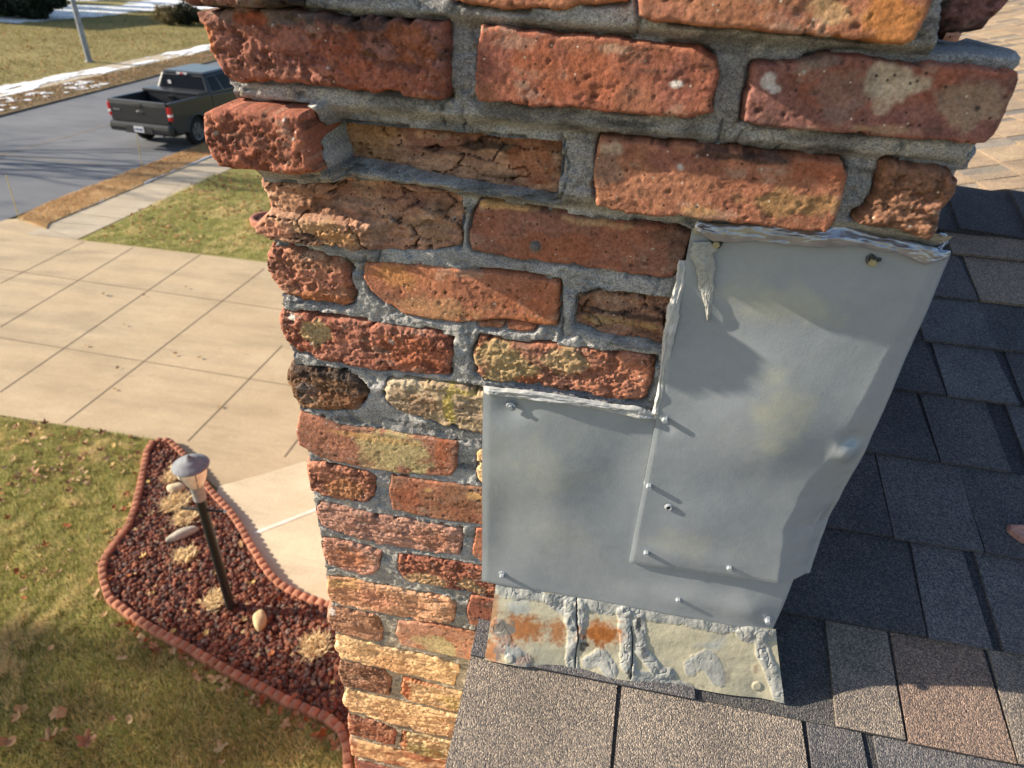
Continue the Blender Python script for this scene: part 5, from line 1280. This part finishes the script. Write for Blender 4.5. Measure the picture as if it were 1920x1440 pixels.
scatter(60, [tuple(p) for p in bed_poly], (.035, .075), ('oval', 'maple'), ('tan', 'pale', 'rust', 'yellow', 'pale'), 'dry leaf lying on the dark red lava rocks', 'leaves on the lava rocks', .062)
scatter(10, gp((60, 560), (480, 520), (500, 840), (60, 740)), (.045, .07), ('oval', 'maple'), ('pale', 'tan'), 'dry leaf lying alone on the bare driveway concrete', 'leaves on the driveway', .025)
def litter(name, poly, n, size, cols, z):
    poly = np.array(poly); lo, hi = poly.min(0), poly.max(0)
    q = rng.uniform(lo, hi, (n * 3, 2)); q = q[poly_sd(q[:, 0], q[:, 1], poly) > 0]; q = q[fbm(q[:, 0] / 1.2, q[:, 1] / 1.2, 55, 3) > rng.uniform(-.8, .8, len(q))][:n]; n = len(q)
    s_ = rng.uniform(size[0], size[1], n); Rm = rand_rot(n); base = np.array([(-.5, -.15, 0), (0, -.35, .05), (.5, 0, .12), (.1, .35, .05)])
    V = np.einsum('nij,kj->nki', Rm, base) * s_[:, None, None]; V[:, :, 2] *= .45
    V[:, :, 0] += q[:, 0, None]; V[:, :, 1] += q[:, 1, None]; V[:, :, 2] += z + rng.uniform(0, .03, n)[:, None]
    c = np.array(cols)[rng.integers(0, len(cols), n)] * rng.uniform(.7, 1.2, (n, 1))
    b = MB(); b.add(V.reshape(-1, 3), np.arange(4 * n).reshape(-1, 4), np.repeat(c, 4, 0)); o = b.build(name, M['blade']); o['kind'] = 'stuff'
LL = [LCOL['tan'], LCOL['pale'], LCOL['brown'], LCOL['pink'], LCOL['rust']]
litter('leaf_litter', gp((170, 448), (400, 330), (560, 330), (560, 480), (490, 482)), 900, (.06, .12), LL, .06)
litter('verge_leaf_litter', [(fx(17, .1), 17), (fx(45, .1), 45), (fx(45, 2.0), 45), (fx(17, 2.0), 17)], 1200, (.08, .16), LL, .08)
litter('far_lawn_leaf_litter', [(fx(20, 3.8), 20), (fx(45, 3.8), 45), (-40, 44), (-34, 22)], 900, (.1, .2), LL, .08)
litter('kerb_leaf_litter', [(XC, dy1 + 4), (SWX0 - .2, dy1 + 4), (SWX0 - .4, 24), (XC - .2, 24)], 350, (.06, .12), LL, .09)

# ------------------------------------------------------------------ pole, shrubs, marker stakes
pb = G(168, 116, .05); up = empty('utility_pole', (pb[0], pb[1], .04), 'tall grey metal pole beyond the snowy sidewalk', 'pole')
b = MB(); b.tube([(0, 0, -.2), (0, 0, 8.5)], [.13, .085], 16, (.23, .25, .27)); b.build('shaft', m_attr('grey_steel_pole', .55, .4, 5), up, smooth=True, local=True)
b = MB(); b.lathe([(.2, 0), (.2, .04), (.15, .07), (.13, .07)], seg=16, col=(.2, .21, .22)); b.build('base', m_attr('pole_base', .6, .4), up, smooth=True, local=True)
def shrub(px, py, rx, h_, n, cols, label, seed):
    p = G(px, py, 0.04); r = np.random.default_rng(seed); t = empty('shrub', (p[0], p[1], .04), label, 'shrub')
    d = r.normal(size=(n, 3)); d /= np.linalg.norm(d, axis=1)[:, None]; rad = r.uniform(.45, 1, n) ** .6
    lump = 1 + .35 * np.sin(d[:, 0] * 5 + seed) * np.cos(d[:, 1] * 4 + d[:, 2] * 3)
    c_ = d * (rad * lump)[:, None] * np.array((rx, rx * .8, h_ * .5)); c_[:, 2] += h_ * .5; c_ = c_[c_[:, 2] > 0.02]; n = len(c_)
    s_ = r.uniform(.05, .12, n) * rx; base = np.array([(-.5, -.25, 0), (.2, -.5, .1), (.7, .1, 0), (0, .5, .1)])
    V = np.einsum('nij,kj->nki', rand_rot(n), base) * s_[:, None, None] + c_[:, None, :]
    cl = np.array(cols)[r.integers(0, len(cols), n)] * r.uniform(.6, 1.3, (n, 1))
    b = MB(); b.add(V.reshape(-1, 3), np.arange(4 * n).reshape(-1, 4), np.repeat(cl, 4, 0)); b.build('foliage', M['blade'], t, local=True)
    b = MB()
    for k in range(9):
        a = k * .7; b.tube([(0, 0, -.05), (rx * .35 * math.cos(a), rx * .3 * math.sin(a), h_ * .45), (rx * .7 * math.cos(a), rx * .6 * math.sin(a), h_ * .8)], [.04, .025, .01], 5, (.08, .06, .045))
    b.build('stems', m_attr('shrub_bark', .9, .2), t, local=True)
shrub(50, 34, 2.6, 2.2, 5000, [(.02, .03, .018), (.03, .04, .02)], 'dark evergreen shrub in shade at the far top left', 2)
shrub(318, 47, 1.1, 1.3, 2500, [(.20, .15, .07), (.12, .11, .05), (.26, .19, .09)], 'brown leafed shrub at the far end of the lit lawn', 3)
shrub(353, 47, 1.5, 1.4, 3500, [(.035, .04, .025), (.05, .05, .03)], 'dark shrub right beside the brown leafed shrub', 5)
for px, py, tx_, ty_, lab in [(35, 409, 11, 328, 'thin yellow marker stake at the driveway end of the orange verge'), (266, 312, 256, 250, 'thin yellow marker stake in front of the pickup licence plate')]:
    p = G(px, py, .06); r_ = ray(tx_, ty_); kk_ = np.hypot(p[0], p[1]) / np.hypot(r_[0], r_[1]); hz = CAMZ + r_[2] * kk_
    top = np.array((r_[0] * kk_ - p[0], r_[1] * kk_ - p[1], hz - .06))
    b = MB(); b.tube([(0, 0, -.1), top], [.012, .009], 6, (.50, .40, .18))
    o = b.build('marker_stake', m_attr('stake_yellow', .6, .3), local=True, smooth=True); o.location = (p[0], p[1], .06)
    tag(o, lab, 'stake', 'marker stakes along the verge')

# ------------------------------------------------------------------ the parked pickup
TX, TY, TR = -13.70, 17.12, -0.045
truck = empty('pickup_truck', (TX, TY, 0), 'dark grey pickup truck parked at the kerb with an empty bed and black toolbox', 'pickup truck', rz=TR)
paint = m_plain('dark_grey_paint', (0.036, 0.037, 0.040), 0.36, 0.4, 0.3, 0.35)
plastic = m_plain('black_plastic', (0.022, 0.022, 0.024), 0.6, 0.4)
glass = m_plain('dark_glass', (0.006, 0.007, 0.009), 0.12, 0.12)
chrome = m_plain('chrome', (0.62, 0.62, 0.62), 0.18, 0.5, 1.0)
redl = m_plain('red_lens', (0.50, 0.015, 0.02), 0.2, 0.6)
whl = m_plain('clear_lens', (0.72, 0.70, 0.70), 0.2, 0.6)
tyre_m = m_plain('tyre_rubber', (0.018, 0.018, 0.018), 0.85, 0.2)
rim_m = m_plain('alloy', (0.20, 0.20, 0.21), 0.4, 0.5, 0.8)
def bevel(o, wd, seg=2, ang=35):
    m = o.modifiers.new('bevel', 'BEVEL'); m.width = wd; m.segments = seg; m.limit_method = 'ANGLE'; m.angle_limit = math.radians(ang); return o
def extr(name, prof, x0, x1, mat, par, bev=0.0):
    """profile in (y, z) extruded along x"""
    n = len(prof); V = [(x0, a, b) for a, b in prof] + [(x1, a, b) for a, b in prof]
    me = bpy.data.meshes.new(name)
    me.from_pydata(V, [], [tuple(range(n)), tuple(range(2 * n - 1, n - 1, -1))] + [(k, n + k, n + (k + 1) % n, (k + 1) % n) for k in range(n)])
    me.update(); me.materials.append(mat)
    import bmesh
    bm = bmesh.new(); bm.from_mesh(me); bmesh.ops.recalc_face_normals(bm, faces=bm.faces); bm.to_mesh(me); bm.free()
    o = link(name, me, par, True)
    if bev: bevel(o, bev)
    return o
def arch(yc, r, zc, n=14, z0=.44):
    a0 = math.asin((z0 - zc) / r)
    return [(yc + r * math.cos(PI - t), zc + r * math.sin(PI - t)) for t in np.linspace(a0, PI - a0, n)]
WR = 0.385
RWY, FWY = 1.18, 4.72
for sx_ in (-1, 1):
    prof = [(0.14, .62), (.30, .46)] + arch(RWY, .47, WR) + [(2.02, .44), (2.02, 1.30), (.10, 1.30), (.10, .72)]
    extr('bed_side', prof, sx_ * .88, sx_ * .985, paint, truck, .025)
    b = MB(); b.tube([(sx_ * .985, p[0], p[1]) for p in arch(RWY, .475, WR, 18)], .022, 8, (1, 1, 1)); b.build('wheel_arch', paint, truck, smooth=True, local=True)
    prof = [(2.04, .42)] + [(3.9, .42)] + arch(FWY, .47, WR, z0=.46) + [(5.55, .50), (5.66, .62), (5.66, .98), (5.45, 1.12), (4.55, 1.20), (2.04, 1.26)]
    extr('cab_side', prof, sx_ * .85, sx_ * .975, paint, truck, .03)
    b = MB(); b.tube([(sx_ * .93, 1.16 + .02, .0)] * 2, .01, 4); 
    b = MB(); b.box((sx_ * 1.0 - .055, .055, .84), (sx_ * 1.0 + .0 - .0 if sx_ < 0 else 1.0 - .0, .16, 1.21)) if False else b.box((min(sx_ * .90, sx_ * .992), .055, .84), (max(sx_ * .90, sx_ * .992), .17, 1.20)); tl = b.build('taillight', redl, truck, local=True); bevel(tl, .018)
    b = MB(); b.box((min(sx_ * .905, sx_ * .993), .050, .945), (max(sx_ * .905, sx_ * .993), .172, 1.01)); bevel(b.build('reverse_lens', whl, tl, local=True), .006)
    b = MB(); b.lathe([(0, -.11), (.20, -.11), (.235, -.09), (WR, -.085), (WR + .004, -.05), (WR + .004, .05), (WR - .01, .085), (.25, .10)], (0, 0, 0), 32, (1, 1, 1), 'x')
    for yw in (RWY, FWY):
        wh = b.build('wheel', tyre_m, truck, smooth=True, local=True, autosmooth=40); wh.location = (sx_ * .84, yw, WR)
        rb = MB(); rb.lathe([(.255, .06), (.25, .095), (.235, .09), (.22, .05), (.05, .055), (.05, .08), (0, .08)], seg=28, axis='x')
        for k in range(6):
            a = k / 6 * 2 * PI; ca, sa = math.cos(a), math.sin(a); t1 = np.array((0, -sa, ca)) * .032; r1 = np.array((0, ca, sa))
            V = []
            for xx, wd in ((.05, 1.0), (.085, .8)):
                for rr, s2 in ((.04, -1), (.04, 1), (.24, 1.25), (.24, -1.25)): V.append(np.array((xx, 0, 0)) + r1 * rr + t1 * s2 * wd)
            rb.hexa(V)
        rim = rb.build('rim', rim_m, wh, local=True); rim.scale = (sx_, 1, 1)
b = MB(); b.box((-.88, .14, .70), (.88, 2.02, .76)); b.box((-.88, 1.97, .76), (.88, 2.02, 1.27)); b.box((-.86, .5, .76), (-.70, 1.85, .98)); b.box((.70, .5, .76), (.86, 1.85, .98)); b.build('bed_liner', plastic, truck, local=True)
tg = extr('tailgate', [(.06, .74), (.055, 1.18), (.075, 1.30), (.13, 1.305), (.14, .74)], -.895, .895, paint, truck, .014)
b = MB(); b.box((-.13, .040, 1.14), (.13, .062, 1.24)); hd = b.build('handle', plastic, tg, local=True); bevel(hd, .012)
b = MB(); b.lathe([(0, -.018), (.092, -.018), (.10, -.008), (.10, 0)], (0, 0, 0), 28, (1, 1, 1), 'y'); em = b.build('emblem', chrome, tg, smooth=True, local=True, autosmooth=30); em.scale = (1.0, 1, .42); em.location = (.02, .058, 1.02)
b = MB(); b.lathe([(0, -.022), (.078, -.022), (.08, -.016)], (0, 0, 0), 28, (1, 1, 1), 'y'); ei = b.build('emblem_field', plastic, em, smooth=True, local=True)
b = MB()
for k in range(5): b.box((-.80 + k * .042, .046, 1.01), (-.80 + k * .042 + .03, .062, 1.055))
b.build('badge', chrome, tg, local=True)
bp = extr('rear_bumper', [(-.06, .50), (-.075, .60), (-.06, .70), (.0, .735), (.14, .735), (.14, .47), (.0, .46)], -.96, .96, paint, truck, .03)
b = MB(); b.box((-.42, -.085, .50), (.42, -.06, .66)); b.build('step_pad', plastic, bp, local=True)
b = MB(); b.box((-.155, -.094, .50), (.155, -.084, .655)); pl_ = b.build('licence_plate', m_plain('plate_white', (.66, .68, .72), .5, .4), bp, local=True)
b = MB()
for k in range(6): b.box((-.12 + k * .04 + (.008 if k > 2 else 0), -.0965, .545), (-.12 + k * .04 + .026 + (.008 if k > 2 else 0), -.094, .605))
b.build('plate_characters', m_plain('plate_ink', (.06, .08, .16), .6, .3), pl_, local=True)
b = MB(); b.box((-.78, 1.52, 1.02), (.78, 1.96, 1.30)); b.box((-.955, 1.50, 1.30), (.955, 1.985, 1.375)); tb_ = b.build('toolbox', m_plain('black_toolbox', (.035, .037, .042), .35, .5, .2), truck, local=True); bevel(tb_, .015)
b = MB(); b.box((-.10, 1.487, 1.16), (.10, 1.52, 1.24)); b.build('latch', chrome, tb_, local=True)
# cab: roof, pillars, glass
def loft(name, bot, top, mat, par, bev=0.0):
    b = MB(); b.hexa([tuple(p) for p in bot] + [tuple(p) for p in top]); o = b.build(name, mat, par, local=True)
    if bev: bevel(o, bev)
    return o
bot = [(-.94, 2.04, 1.24), (.94, 2.04, 1.24), (.94, 4.62, 1.20), (-.94, 4.62, 1.20)]
top = [(-.74, 2.20, 1.76), (.74, 2.20, 1.76), (.74, 3.72, 1.80), (-.74, 3.72, 1.80)]
loft('cab', bot, top, paint, truck, .07)
b = MB(); V = [(-.73, 2.17, 1.765), (.73, 2.17, 1.765), (.73, 3.74, 1.80), (-.73, 3.74, 1.80), (-.63, 2.26, 1.815), (.63, 2.26, 1.815), (.63, 3.62, 1.84), (-.63, 3.62, 1.84)]; b.hexa(V); bevel(b.build('roof', paint, truck, local=True), .02)
def pane(name, quad, off, par):
    q = np.array(quad, float); n_ = np.cross(q[1] - q[0], q[3] - q[0]); n_ /= np.linalg.norm(n_)
    b = MB(); b.hexa(list(q - n_ * .004) + list(q + n_ * off)); return b.build(name, glass, par, local=True)
lerp = lambda A, B, t: np.array(A) * (1 - t) + np.array(B) * t
def face_quad(b0, b1, t0, t1, u0, u1, v0, v1):
    f = lambda u_, v_: lerp(lerp(b0, b1, u_), lerp(t0, t1, u_), v_)
    return [f(u0, v0), f(u1, v0), f(u1, v1), f(u0, v1)]
rw = pane('rear_window', face_quad(bot[0], bot[1], top[0], top[1], .07, .93, .12, .90), .006, truck)
b = MB(); b.box((-.47, 2.085, 1.46), (-.37, 2.092, 1.56)); b.build('window_sticker', whl, rw, local=True)
pane('side_window', face_quad(bot[1], bot[2], top[1], top[2], .05, .27, .16, .88), .006, truck)
pane('side_window', face_quad(bot[1], bot[2], top[1], top[2], .30, .72, .16, .90), .006, truck)
pane('side_window', face_quad(bot[3], bot[0], top[3], top[0], .28, .70, .16, .90), .006, truck)
pane('side_window', face_quad(bot[3], bot[0], top[3], top[0], .73, .95, .16, .88), .006, truck)
pane('windscreen', face_quad(bot[2], bot[3], top[2], top[3], .06, .94, .06, .93), .006, truck)
b = MB(); b.box((-.17, 2.155, 1.735), (.17, 2.20, 1.785)); bl = b.build('high_brake_light', whl, truck, local=True); b = MB(); b.box((-.05, 2.148, 1.738), (.05, 2.160, 1.782)); b.build('red_lens', redl, bl, local=True)
V = [(-.90, 4.55, 1.0), (.90, 4.55, 1.0), (.88, 5.62, .95), (-.88, 5.62, .95), (-.90, 4.55, 1.20), (.90, 4.55, 1.20), (.86, 5.5, 1.12), (-.86, 5.5, 1.12)]
b = MB(); b.hexa(V); bevel(b.build('hood', paint, truck, local=True), .04)
b = MB(); b.box((-.90, 5.55, .48), (.90, 5.74, .95)); bevel(b.build('front_bumper', plastic, truck, local=True), .05)
b = MB(); b.box((-.80, .3, .36), (.80, 5.4, .46)); b.build('chassis', plastic, truck, local=True)
for sx_ in (-1, 1):
    b = MB(); b.box((sx_ * 1.05 - .11, 4.12, 1.22), (sx_ * 1.05 + .11, 4.24, 1.42)); mr = b.build('mirror', plastic, truck, local=True); bevel(mr, .03)
    b = MB(); b.box((sx_ * .90 - .11, .62 + 1.02, .16), (sx_ * .90 + .07, 1.655, .50)); b.build('mud_flap', plastic, truck, local=True)
b = MB(); b.tube([(.55, .1, .40), (.55, .75, .42)], .035, 10); b.build('exhaust', chrome, truck, smooth=True, local=True)

# ------------------------------------------------------------------ beyond the frame: the house and trees that shade the lawns
nb = empty('neighbour_house', (-61.02, 45.20, 0), 'house across the street whose shadow falls over the far lawn', 'house')
b = MB(); b.box((-64.5, 41.8, 0), (-54.5, 53.0, 8.4), (.42, .38, .32)); b.build('wall', m_attr('siding', .8, .2, 2), nb)
b = MB(); b.add([(-65.2, 41.2, 8.2), (-53.8, 41.2, 8.2), (-53.8, 53.4, 8.2), (-65.2, 53.4, 8.2), (-59.5, 41.2, 10.8), (-59.5, 53.4, 10.8)], [(0, 4, 5, 3), (1, 2, 5, 4)], (.14, .13, .13)); b.add([(-65.2, 41.2, 8.2), (-53.8, 41.2, 8.2), (-59.5, 41.2, 10.8), (-53.8, 53.4, 8.2), (-65.2, 53.4, 8.2), (-59.5, 53.4, 10.8)], [(0, 1, 2), (3, 4, 5)], (.42, .38, .32)); b.build('roof', m_attr('dark_roof', .9, .2, 3), nb)
def conifer(x, y_, h_, r_, n, label, seed):
    t = empty('evergreen_tree', (x, y_, 0), label, 'tree'); r = np.random.default_rng(seed)
    b = MB(); b.tube([(x, y_, -.1), (x, y_, h_ * .95)], [.18, .03], 8, (.09, .07, .05)); b.build('trunk', m_attr('pine_bark', .9, .2, 12), t)
    zz = r.uniform(.08, 1, n) ** 1.0; lay = .75 + .35 * np.sin(zz * 40 + r.uniform(0, 1, n)); rr = r_ * (1 - zz) * np.sqrt(r.uniform(.15, 1, n)) * lay; a = r.uniform(0, 2 * PI, n)
    c_ = np.stack([x + rr * np.cos(a), y_ + rr * np.sin(a), zz * h_], 1); s_ = r.uniform(.12, .3, n) * max(1, r_ / 2.2)
    V = np.einsum('nij,kj->nki', rand_rot(n), np.array([(-.5, -.2, 0), (0, -.3, .1), (.6, 0, 0), (0, .3, .1)])) * s_[:, None, None] + c_[:, None, :]
    b = MB(); b.add(V.reshape(-1, 3), np.arange(4 * n).reshape(-1, 4), np.repeat(np.array((.03, .045, .022)) * r.uniform(.6, 1.4, (n, 1)), 4, 0)); b.build('crown', M['blade'], t)
conifer(-27.0, -0.5, 13.6, 3.6, 1300, 'evergreen tree left of the lawn casting the near shade', 3)
conifer(-29.0, -3.0, 13.0, 4.0, 1300, 'second evergreen tree behind the first left of the lawn', 4)
for k, (cx_, cy_, hh_) in enumerate([(-65, 56.5, 14), (-69, 61, 15), (-74, 67, 16), (-80, 74, 17), (-88, 82, 18)]):
    conifer(cx_, cy_, hh_, 4.2, 5000, 'tall evergreen, %s in the unseen row added to shade the far lawn' % ORD[k], 20 + k)  # unseen trees put in to carry shade over the far lawn and snow
